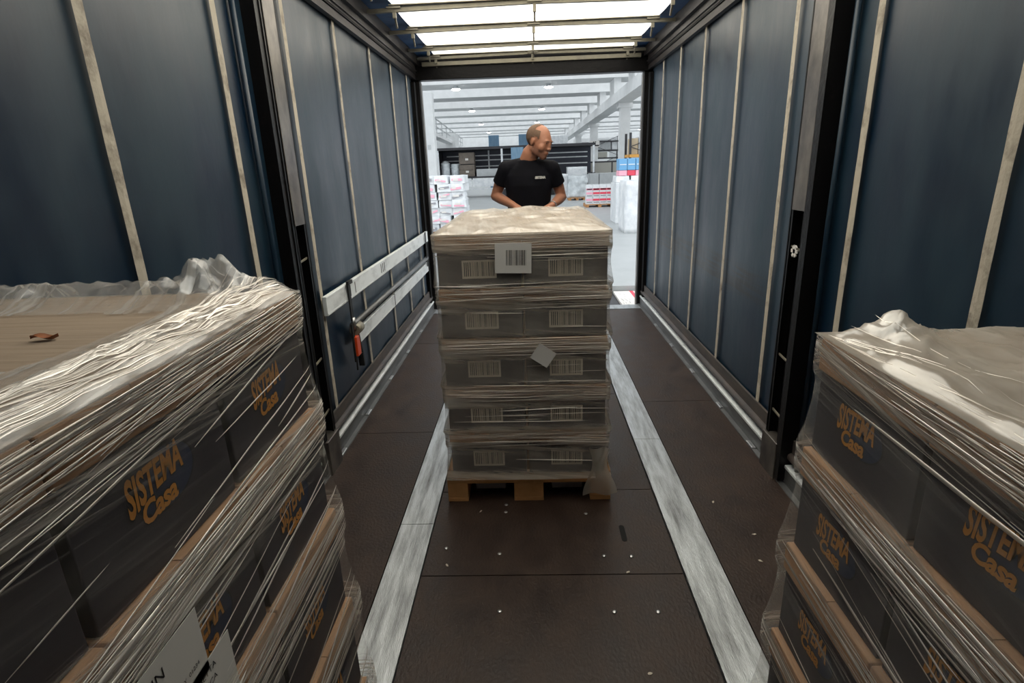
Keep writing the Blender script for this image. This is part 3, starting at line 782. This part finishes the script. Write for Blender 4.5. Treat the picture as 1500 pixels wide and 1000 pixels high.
def loft(m, rings, n=28):
    rr = [[m.bm.verts.new(L(cx + rx * (1 if math.cos(a) > 0 else -1) * abs(math.cos(a)) ** .85, cy + ry * (1 if math.sin(a) > 0 else -1) * abs(math.sin(a)) ** .85, z)) for a in [2 * PI * k / n for k in range(n)]] for z, cx, cy, rx, ry in rings]
    for a, b in zip(rr, rr[1:]):
        for k in range(n): m.face([a[k], a[(k + 1) % n], b[(k + 1) % n], b[k]], True)
    m.face(rr[0][::-1]); m.face(rr[-1])
b = mb('skin')
# head: skull, face, jaw, chin, nose, brow, lips, ears
hell(b, (0, .018, .035), (.080, .100, .090)); hell(b, (0, -.028, .0), (.069, .070, .10)); hell(b, (0, -.030, -.05), (.062, .060, .055)); hell(b, (0, -.066, -.088), (.036, .030, .026)); hell(b, (0, -.052, -.06), (.05, .045, .045))
hell(b, (0, .0, -.055), (.064, .055, .045)); hell(b, (0, -.084, .030), (.050, .014, .014)); hell(b, (0, -.096, -.002), (.011, .012, .030)); hell(b, (0, -.106, -.022), (.013, .012, .011))
hell(b, (-.012, -.103, -.025), (.009, .011, .008)); hell(b, (.012, -.103, -.025), (.009, .011, .008)); hell(b, (0, -.093, -.052), (.024, .012, .006)); hell(b, (0, -.090, -.063), (.021, .012, .006))
for s in (-1, 1):
    hell(b, (s * .077, .010, -.002), (.009, .018, .031), Matrix.Rotation(s * .25, 4, 'Z')); hell(b, (s * .044, -.060, -.024), (.028, .028, .036)); hell(b, (s * .031, -.084, .012), (.014, .010, .010))
# neck and trunk
b.tube([L(-.062, 4.80, 1.53), L(-.058, 4.785, 1.60), L(-.030, 4.755, 1.67), headC + V((-.01, .03, -.02))], [.088, .074, .068, .060], 18)
loft(b, [(1.0, -.05, 4.84, .165, .115), (1.2, -.05, 4.82, .16, .11), (1.42, -.05, 4.80, .175, .115), (1.52, -.05, 4.795, .17, .10), (1.58, -.055, 4.79, .09, .07)])
for k in (-1, 1): b.tube([L(-.058, 4.79, 1.575), sh[k]], [.062, .055], 12)
for s in (-1, 1):
    b.ell(sh[s], (.062, .06, .062))
    b.tube([sh[s], (sh[s] + el[s]) / 2 + V((s * .006, .01, 0)), el[s]], [.056, .051, .042], 14); b.ell(el[s], (.043, .045, .043))
    b.tube([el[s], el[s].lerp(wr[s], .3), wr[s]], [.043, .044, .028], 14)
    d = (ha[s] - wr[s]).normalized(); side = d.cross(V((0, 0, 1))).normalized()
    b.ell((wr[s] + ha[s]) / 2 + d * .01, (.042, .042, .016), Matrix()); b.tube([wr[s], ha[s]], [.027, .033], 10)
    for k in range(4):
        q = ha[s] + side * (.026 - .0175 * k) + d * .012
        ln = (.034, .04, .037, .029)[k]
        b.tube([q - d * .02, q + d * ln * .6 + V((0, 0, .004)), q + d * (ln + .006) + V((0, 0, -.016)), q + d * ln * .7 + V((0, 0, -.036))], [.0095, .009, .0085, .0075], 8)
    q = wr[s] + d * .03 + side * s * -1 * .0 + V((-s * .028, 0, -.006))
    b.tube([wr[s] + d * .015, q, q + d * .035 + V((-s * .006, 0, -.012)), q + d * .055 + V((0, 0, -.028))], [.013, .012, .010, .008], 8)
    hip = L(-.05 + s * .09, 4.86, .95); kn = L(-.05 + s * .10, 4.82 + (.03 if s > 0 else .12), .52); an = L(-.05 + s * .11, 4.95 + (-.02 if s > 0 else .16), .10)
    b.tube([hip, kn, an], [.082, .055, .038], 12); b.tube([an + V((0, .03, -.05)), an + V((0, -.13, -.06))], [.035, .03], 10)
M['stubble'] = mat('stubbled_skin', (.31, .145, .095), .6, 0, (.26, .12, .08), 40)
def face_paint(c):
    p = Rh.inverted() @ (c - headC) / 1.04
    return 1 if (p.z < -.038 and p.z > -.125 and p.y < .012 - .4 * (p.z + .04) * 0 and abs(p.x) < .085 and not (abs(p.x) < .026 and -.068 < p.z < -.045)) else 0
body = fuse(b, 'body', .0055, man, 6, ['skin', 'stubble'], face_paint)
# hair: cropped shell over the back and sides
hb = mb('hair'); hell(hb, (0, .019, .0355), (.0822, .1022, .0918), None, 44); 
hb.use('hair')
dele = []
inv = Rh.inverted()
for v in hb.bm.verts:
    p = inv @ (v.co - headC)
    p /= 1.04
    p += V((0, noise.noise(p * 45) * .008, noise.noise(p * 38) * .007))
    front = p.y < -.040 + .5 * max(0, p.z - .075) and p.z > -.01 or (p.y < -.02 and p.z <= .03)
    low = p.z < -.04 or (abs(p.x) > .06 and p.y > -.016 and p.y < .03 and p.z < .028)
    bald = p.z > .088 and p.y < .01
    if front or low or bald: dele.append(v)
bmesh.ops.delete(hb.bm, geom=dele, context='VERTS')
hb.build('hair', man)
for s in (-1, 1):
    e_ = mb('ink'); hell(e_, (s * .031, -.0895, .013), (.012, .004, .0030)); e_.build('eyelid_line', man)
    e_ = mb('hair'); hell(e_, (s * .031, -.0935, .031), (.018, .004, .0035)); e_.build('eyebrow', man)
# T-shirt
c = mb('shirt')
loft(c, [(1.0, -.05, 4.84, .188, .13), (1.15, -.05, 4.83, .180, .128), (1.28, -.053, 4.82, .182, .13), (1.42, -.052, 4.80, .195, .132), (1.50, -.05, 4.795, .198, .118), (1.555, -.052, 4.79, .165, .10), (1.60, -.058, 4.788, .105, .09), (1.622, -.06, 4.785, .086, .082)])
for k in (-1, 1): c.tube([L(-.058, 4.79, 1.585), sh[k] + V((k * -.01, 0, .006))], [.066, .064], 14)
for s in (-1, 1):
    c.ell(sh[s], (.072, .070, .070)); e1 = sh[s].lerp(el[s], .52)
    c.tube([sh[s], sh[s].lerp(el[s], .3), e1], [.070, .069, .071], 16)
fuse(c, 'tshirt', .006, man, 7)
m = mb('paper'); add_text(m, 'SISTEMA', .023, lambda a, b_: L(.0 + a, 4.662, 1.475 + b_ * 1.1), .0016, .2, .95)
m.bm.verts.ensure_lookup_table()
pr = m.build('chest_print', man)
# trousers and shoes
c = mb('jeans'); c.ell(L(-.05, 4.84, .98), (.168, .122, .10))
for s in (-1, 1):
    hip = L(-.05 + s * .09, 4.86, .93); kn = L(-.05 + s * .10, 4.82 + (.03 if s > 0 else .12), .52); an = L(-.05 + s * .11, 4.95 + (-.02 if s > 0 else .16), .12)
    c.tube([hip, kn, an], [.092, .068, .055], 14)
fuse(c, 'trousers', .009, man, 3)
for s in (-1, 1):
    an = L(-.05 + s * .11, 4.95 + (-.02 if s > 0 else .16), 0)
    k = mb('rubber'); k.ell(an + V((0, -.06, .045)), (.05, .135, .045)); k.ell(an + V((0, .03, .08)), (.045, .06, .07)); k.box(an.x - .05, an.x + .05, an.y - .19, an.y + .08, .0, .03, .01); fuse(k, 'shoe', .007, man, 2)
ww = mb('steel'); d = (el[1] - wr[1]).normalized(); ww.tube([wr[1] + d * .008, wr[1] + d * .022], [.034, .034], 18); ww.build('wristwatch', man)

# ------------------------------------------------------------------ warehouse beyond the opening
wf = struct(mb('wfloor').box(-24, 24, 7.35, 78, -.1, 0).build('floor'))
pit = tag(mb('darkmetal').box(-1.6, 1.6, 6.45, 7.35, -.14, -.1).build('pit_shade_plate'), 'dark plate standing in for the shaded dock pit behind the trailer end', 'dock plate')  # dark colour stands in for the shade of the open pit
t = thing('marker_panel', 'white scuffed panel with a red edge at the trailer end, right side', 'panel', (1.18, 6.9, -.095))
mb('paper').box(-.14, .14, -.42, .42, 0, .03).build('white_board', t)
mb('rednote').box(.07, .115, -.42, .42, .03, .032).build('red_stripe', t)
m = mb('greyp'); random.seed(9)
for k in range(16): 
    x, y = random.uniform(-.11, .03), random.uniform(-.35, .35); m.bar((x, y, .031), (x + random.uniform(-.03, .03), y + random.uniform(-.09, .09), .031), .004, .001)
m.build('scribbles', t)
# ribbed concrete roof
m = mb('conc')
for y in [17.8, 22.7, 27.6, 32.5, 37.7, 42.7, 48.6, 54.3, 60.6, 65.6, 71.5]: m.box(-22, 22, y - 1.7, y, 5.0, 6.4)
struct(m.build('ceiling'))
struct(mb('conc').box(-24, 24, 76, 76.4, 0, 6.3).build('wall_back'))
struct(mb('concdark').box(-24, 24, 75.9, 76, 1.6, 3.9).build('trim_5'))
for k, (x, y) in enumerate(((-3.15, 26.5), (.93, 27.0), (-3.42, 36.6), (.86, 37.2), (-3.78, 48.0), (.72, 48.2), (-3.96, 59.7), (12.2, 65.0))):
    t = thing('ceiling_lamp', ('round white ceiling lamp, nearest row, on the left', 'round white ceiling lamp, nearest row, on the right', 'round white ceiling lamp, second row, on the left', 'round white ceiling lamp, second row, on the right',
        'round ceiling lamp, third row, on the left', 'round ceiling lamp, third row, just above the man', 'small round ceiling lamp, fourth row, on the left', 'small ceiling lamp seen between the two right columns')[k], 'ceiling lamp', (x, y, 4.94), 0, 'round warehouse ceiling lamps')
    mb('white').lathe(0, 0, ((.08, .06), (.1, .0), (.2, -.06), (.19, -.07)), 20).build('housing', t)
    mb('lamp').lathe(0, 0, ((.185, -.062), (.19, -.09), (.12, -.12), (.02, -.13)), 20).build('glowing_lens', t)
# girder and columns on the right
m = mb('conc').box(3.55, 4.15, 14, 62, 3.87, 4.27)
for y in [17.8, 22.7, 27.6, 32.5, 37.7, 42.7, 48.6, 54.3, 60.6]: m.box(3.7, 4.0, y - 1.5, y - .2, 4.27, 5.0)
struct(m.build('trim_6'))
for y, xx, wd, lb in ((25, 4.0, .42, 'white concrete column nearest on the right, under the girder'), (37, 4.07, .46, 'second white concrete column on the right, with a sign'), (49, 4.12, .5, 'third white column on the right, behind the dark rack')):
    t = thing('column', lb, 'column', (xx, y, 0))
    mb('conc').box(-wd / 2, wd / 2, -wd / 2, wd / 2, 0, 3.87, .02).build('shaft', t)
    mb('conc').box(-wd / 2 - .08, wd / 2 + .08, -wd / 2 - .06, wd / 2 + .06, 3.7, 3.87).build('capital', t)
t = thing('column_sign', 'small white sign with dark print on the second right column', 'sign', (4.08, 36.7, 2.68))
mb('paper').box(-.3, .3, -.02, 0, -.18, .2).build('panel', t); mb('ink').box(-.28, .28, -.024, -.02, -.12, -.04).box(-.1, -.04, -.024, -.02, 0, .16).box(0, .1, -.024, -.02, .12, .16).build('print', t)
tag(mb('conc').box(3.5, 4.84, 51, 51.4, 3.93, 4.77).build('air_duct'), 'large white boxed duct under the roof by the third column', 'duct')
# left side: column, landing, stair rail
t = thing('column', 'white concrete column at the left edge of the opening', 'column', (-3.38, 20, 0)); mb('conc').box(-.2, .2, -.2, .2, 0, 4.0, .02).build('shaft', t)
mb('greybox').box(-.05, .05, -.22, -.2, 2.2, 2.35).build('switch_box', t)
tag(mb('conc').box(-9, -5.1, 41, 43, 0, 3.9).build('mezzanine_front'), 'white mezzanine front at the left behind the left column', 'mezzanine')
t = thing('gantry_walkway', 'steel walkway with railing running back along the left side', 'walkway', (0, 0, 0))
mb('conc').bar((-4.3, 21, 3.12), (-6.6, 58, 3.45), .5, .16).build('walkway_beam', t)
r_ = mb('greybox'); 
for h in (.45, .85): r_.bar((-4.2, 21, 3.12 + h), (-6.5, 58, 3.45 + h), .05, .05)
for k in range(12):
    q = k / 11; r_.bar((-4.2 - 2.3 * q, 21 + 37 * q, 3.12 + .33 * q), (-4.2 - 2.3 * q, 21 + 37 * q, 4.0 + .33 * q), .05, .05, (0, 1, 0))
r_.build('railing', t)
struct(mb('conc').box(-24, -8.5, 30, 30.3, 0, 6).build('wall_left'))
# parked side-open trailer
t = thing('parked_trailer', 'parked trailer with its side open, showing slats and cargo', 'trailer', (0, 31, 0))
mb('darkmetal').box(-4.98, 3.5, 0, 2.5, 2.47, 2.6).build('roof', t)
mb('darknavy').box(-4.98, 3.5, 2.4, 2.48, .9, 2.47).build('far_curtain', t)
mb('darkmetal').box(-4.98, 3.5, 0, 2.5, 1.04, 1.1).box(-5.0, -4.93, 0, 2.5, .5, 2.5).build('load_floor', t)
for x in (-4.85, -1.45, 3.4): mb('white').box(x - .05, x + .05, -.02, .05, 1.1, 2.47).build('side_post', t)
m = mb('white')
for z in (1.62, 1.95, 2.2): m.box(-4.7, 3.3, 2.3, 2.38, z - .03, z + .03)
for x in (-2.3, .8): m.box(x - .04, x + .04, 2.28, 2.38, 1.1, 2.47)
m.build('far_slats', t)
for k, (xa, xb) in enumerate(((-4.85, -3.92), (-3.87, -3.11), (-3.06, -1.55), (-1.5, .0), (.05, 1.6), (1.65, 3.35))): mb('white').box(xa, xb, -.06, -.02, .58, 1.02, .008).build('side_board', t)
mb('white').box(-4.9, 3.4, 0, .1, .42, .5).build('under_rail', t); mb('darkmetal').box(-1.7, -1.0, .2, .8, .0, .45).build('stand', t)
for x in (1.2, 2.4): mb('rubber').tube([(x, .1, .4), (x, .45, .4)], .4, 20).build('wheel', t)
tag(mb('bluepaint').box(-.95, -.3, 30.75, 30.85, 1.1, 2.5).build('bunched_curtain'), 'blue curtain bunched together on the parked trailer behind the man', 'curtain')
for k, (z0, z1) in enumerate(((1.76, 2.34), (1.12, 1.72))):
    t = thing('wooden_crate', ('upper', 'lower')[k] + ' of two brown crates stacked in the parked trailer', 'crate', (-3.35, 31.6, z0), 0, 'brown crates in the parked trailer')
    h = z1 - z0; mb('brown').box(-.4, .4, -.4, .4, 0, h, .01).build('case', t); mb('brown').box(-.41, .3, -.42, -.4, h * .55, h * .62).box(-.41, -.36, -.42, -.4, 0, h).box(.26, .31, -.42, -.4, 0, h).build('battens', t)
    mb('paper').box(-.07, .09, -.43, -.42, h * .32, h * .5).build('label', t)
for x, h, lb in ((-4.55, .74, 'taller silver ribbed drum stack at the left of the parked trailer'), (-3.99, .68, 'shorter silver ribbed drum stack beside the brown crates')):
    m = mb('silver'); prof = []
    for k in range(9): prof += [(.25, h * k / 9), (.27, h * (k + .5) / 9), (.245, h * (k + .9) / 9)]
    prof += [(.2, h * 1.02)]
    if h > .7: prof += [(.16, h * 1.12), (.06, h * 1.18)]
    m.lathe(0, 0, prof, 20); tag(m.build('drum_stack', None, (x, 31.5, 1.10)), lb, 'drum stack', 'silver drum stacks in the parked trailer')
tag(mb('greybox').box(-2.85, -1.5, 31.2, 31.9, 1.10, 1.48, .01).build('white_crate_row'), 'long pale crate lying on the parked trailer floor', 'crate')
# blue and white uprights behind the parked trailer
for xa, xb, lb in ((-3.05, -2.25, 'pale blue corrugated panel high behind the parked trailer, left'), (-.75, .1, 'pale blue corrugated panel directly left of the man\'s head')):
    m = mb('bluepaint').box(xa, xb, 45, 45.1, 0, 3.85)
    for k in range(7): m.box(xa + .05 + k * .11, xa + .09 + k * .11, 44.95, 45, 2.2, 3.85)
    tag(m.build('corrugated_panel'), lb, 'panel', 'blue corrugated panels')
m = mb('white').box(1.74, 3.0, 45, 46, 0, 3.66, .02)
for k in range(3): m.use('greybox').box(1.95 + k * .32, 1.96 + k * .32, 44.99, 45, 2.3, 3.66)
tag(m.build('white_tower'), 'stack of tall white boxed goods on the dark rack', 'boxes')
def rack(name, x0, x1, y, d, z0, z1, levels, label, mt='darkmetal', bm_='darkmetal'):
    t = thing(name, label, 'rack', (x0, y, z0)); W_ = x1 - x0; h = z1 - z0
    for x in (0, W_):
        for yy in (0, d): mb(mt).box(x - .04, x + .04, yy - .04, yy + .04, -z0, h).build('upright', t)
    for z in levels: mb(bm_).box(-.04, W_ + .04, -.05, d + .05, z - z0 - .05, z - z0 + .05).build('shelf', t)
    m = mb(mt); 
    for k in range(4): m.bar((0 if k % 2 else W_, 0, h * k / 4 - .0), (W_ if k % 2 else 0, 0, h * (k + 1) / 4), .03, .03)
    m.build('cross_braces', t)
    return t
rack('pallet_rack', 1.75, 2.9, 36, 1.2, .3, 2.2, (1.0, 2.15), 'dark steel rack just right of the man\'s head')
for k, (x, z, wd, h) in enumerate(((1.8, 1.05, .45, .5), (2.3, 1.05, .5, .7))):
    tag(mb('greyp' if k else 'greybox').box(x, x + wd, 36.1, 37, z, z + h, .02).build('rack_goods'), ('pale', 'dark')[k] + ' goods on the dark rack by the man\'s head', 'goods')
rack('pallet_rack', 5.1, 6.9, 45, 1.2, .6, 3.5, (1.0, 1.9, 2.45, 3.1), 'tall dark rack between the two right columns')
for k, (x, z, wd, h, mt) in enumerate(((5.25, 2.5, 1.0, .75, 'greybox'), (6.35, 2.5, .4, .9, 'white'), (5.3, 1.95, .7, .4, 'cream'), (6.1, 1.1, .6, .6, 'greyp'))):
    tag(mb(mt).box(x, x + wd, 45.1, 46, z, z + h, .02).build('rack_goods'), ('large grey bin', 'white wrapped goods', 'cream box', 'dark goods')[k] + ' on the rack between the right columns', 'goods')
t = rack('pallet_rack', 3.75, 5.2, 22, 1.0, .6, 2.6, (1.78,), 'rack with an orange beam at the right edge of the opening', 'darkmetal', 'amber')
for k, (x, wd) in enumerate(((3.8, .25), (4.08, .12), (4.26, .2))):
    tag(mb('tan' if k != 1 else 'white').box(x, x + wd, 22.1, 22.9, 1.83, 2.4 + .05 * k, .01).build('rack_goods'), ('tan', 'white', 'narrow tan')[k] + ' goods on the rack with the orange beam', 'goods')
struct(tag(mb('greyp').box(5.3, 6.1, 59.9, 60, 0, 3.6).build('door_1'), None, None)); struct(mb('conc').box(4.6, 8.2, 60, 60.2, 0, 3.95).build('trim_7'))
# cream partitions
for k, (xa, xb) in enumerate(((2.76, 3.72), (3.80, 4.76), (4.84, 5.8))):
    t = thing('partition_panel', ('left', 'middle', 'right')[k] + ' one of three cream corrugated partition panels', 'partition', (xa, 34, 0), 0, 'cream partition panels')
    m = mb('cream').box(0, xb - xa, 0, .05, 0, 1.58)
    for q in range(12): m.box(.02 + q * .08, .05 + q * .08, -.015, 0, .05, 1.5)
    m.build('panel', t); mb('darkmetal').box(xb - xa + .005, xb - xa + .075, -.02, .06, 0, 1.66).build('post', t); mb('darkmetal').box(0, xb - xa, -.02, .06, 1.58, 1.66).build('top_rail', t)
for k, (xa, xb) in enumerate(((3.0, 3.44), (3.47, 4.44), (4.47, 5.4))):
    tag(mb('greybox').box(xa, xb, 29, 29.9, 0, 1.08, .015).build('grey_bin'), ('narrow', 'wide', 'right-hand')[k] + ' pale grey bin in the row below the cream partitions', 'bin', 'pale grey bins')
def small_pallet(x0, x1, y, d=1.0, h=.11, label='', group='pallets on the warehouse floor'):
    t = thing('wooden_pallet', label, 'pallet', ((x0 + x1) / 2, y + d / 2, 0), 0, group); w2 = (x1 - x0) / 2
    mb('wood').box(-w2, w2, -d / 2, d / 2, h - .03, h).build('deck', t)
    for k in (-1, 0, 1): mb('wood').box(k * (w2 - .06) - .06, k * (w2 - .06) + .06, -d / 2, d / 2, 0, h - .03).build('bearer', t)
    return t
# red printed packs
small_pallet(2.05, 3.1, 21.4, label='pallet under the red and white packs')
for r in range(3):
    for c_ in range(4):
        t = thing('drink_pack', 'red and white pack, %s row, %s in the wrapped block' % (('bottom', 'middle', 'top')[r], ('leftmost', 'second from left', 'third from left', 'rightmost')[c_]), 'pack', (2.19 + c_ * .255, 21.55, .11 + r * .235), 0, 'red and white packs')
        mb('white').box(-.125, .125, -.12, .3, 0, .232, .006).build('pack', t)
        mb('rednote' if c_ else 'pinkp').box(-.12, .12, -.124, -.12, .12 if r < 2 else .03, .2 if r < 2 else .1).build('red_band', t)
        mb('greyp').box(-.1, .1, -.124, -.12, .05, .09).build('dark_print', t)
small_pallet(3.14, 3.75, 21.2, label='pallet under the brown cartons beside the red packs')
for r in range(5): tag(mb('brown').box(3.16, 3.72, 21.25, 22, .11 + r * .135, .24 + r * .135, .006).build('brown_carton'), 'flat brown carton, %s of five beside the red packs' % ('lowest', 'second from bottom', 'middle', 'fourth', 'topmost')[r], 'carton', 'flat brown cartons')
def lumpy(name, x0, x1, y0, y1, z0, z1, mt, label, cat, amp=.03, taper=0, seed=0, group=None, fr=5):
    m = mb(mt); n_ = 10; cx, cy = (x0 + x1) / 2, (y0 + y1) / 2; q = bmesh.ops.create_cube(m.bm, size=1)
    bmesh.ops.subdivide_edges(m.bm, edges=m.bm.edges[:], cuts=n_, use_grid_fill=True)
    for v in m.bm.verts:
        t_ = v.co.z + .5; k = 1 - taper * t_
        p = V((v.co.x * (x1 - x0) * k, v.co.y * (y1 - y0) * k, t_ * (z1 - z0)))
        nr = V((v.co.x, v.co.y, v.co.z * .4)); nr.normalize()
        lift = noise.noise(V((p.x * fr + seed, p.y * fr, p.z * fr))) * amp * (1 if t_ > .03 else 0)
        v.co = p + nr * lift
    for f_ in m.bm.faces: f_.smooth = True
    o = m.build(name, None, (cx, cy, z0)); return tag(o, label, cat, group)
lumpy('wrapped_load', 1.68, 2.6, 26, 27, .11, 1.05, 'silver', 'silver film-wrapped load, slumped, right of the man\'s elbow', 'wrapped load', .1, .12, 2); small_pallet(1.72, 2.5, 25.9, label='pallet under the slumped silver load')
lumpy('wrapped_load', 1.25, 1.85, 28.2, 29, .11, 1.1, 'white', 'white wrapped load partly behind the man\'s elbow', 'wrapped load', .08, .05, 5); small_pallet(1.25, 1.85, 28.1, label='pallet behind the man\'s elbow under a white load')
lumpy('wrapped_load', 1.95, 2.95, 30, 31, 0, 1.42, 'white', 'tall white boxed load behind the slumped silver one', 'wrapped load', .02, 0, 6)
lumpy('wrapped_load', 2.13, 2.75, 13.1, 14.0, .0, 1.16, 'white', 'smooth white wrapped load nearest the right rear post', 'wrapped load', .03, .04, 7, None, 2)
# pale bags and blue/red crates above it
for k, (xa, xb) in enumerate(((2.27, 2.62), (2.64, 3.02))): lumpy('white_bag', xa, xb, 15.4, 16.2, 1.05, 1.22, 'white', ('left', 'right')[k] + ' white bag under the blue and red crates', 'bag', .03, .1, k, 'white bags')
tag(mb('white').box(2.25, 3.1, 15.3, 16.3, 0, 1.05, .01).build('display_box'), 'white block carrying bags and coloured crates by the right post', 'box')
for k, (xa, xb, mt) in enumerate(((2.35, 2.56, 'pinkp'), (2.57, 2.78, 'rednote'), (2.79, 3.0, 'pinkp'))):
    tag(mb(mt).box(xa, xb, 15.5, 16, 1.225, 1.36, .01).build('plastic_crate'), ('left pink', 'middle red', 'right pink')[k] + ' crate under the blue crates', 'crate', 'red crates')
    tag(mb('crateblue').box(xa, xb, 15.5, 16, 1.365, 1.66, .012).use('white').box(xa + .02, xb - .02, 15.49, 15.5, 1.5, 1.52).build('plastic_crate'), ('left', 'middle', 'right')[k] + ' blue crate on top by the right rear post', 'crate', 'blue crates')
# pile of white and pink printed bags on the left
small_pallet(-2.6, -1.55, 13.8, 1.1, label='pallet under the printed white bags on the left')
for r in range(7):
    for c_ in range(3):
        x0_ = -2.62 + c_ * .335 + random.uniform(-.03, .03) + .03 * (6 - r) / 6
        o = lumpy('printed_bag', x0_, x0_ + .34, 13.75 + random.uniform(-.03, .03), 14.6, .11 + r * .185, .11 + r * .185 + .187, 'white', 'white bag with pink and grey print, %s layer, %s in the left pile' % (('bottom', 'second', 'third', 'fourth', 'fifth', 'sixth', 'top')[r], ('left', 'middle', 'right')[c_]), 'bag', .03, .03, r * 3 + c_, 'printed bags on the left')
        o.rotation_euler = (0, 0, random.uniform(-.07, .07))
        k = mb('pinkp' if (r + c_) % 3 else 'greyp').bar((-.13, -.45, random.uniform(.03, .12)), (.12, -.45, random.uniform(.04, .15)), .006, random.uniform(.03, .07)).build('print', o)
        mb('paper').box(-.10, random.uniform(0, .07), -.458, -.452, .07, random.uniform(.09, .13)).build('label_patch', o)
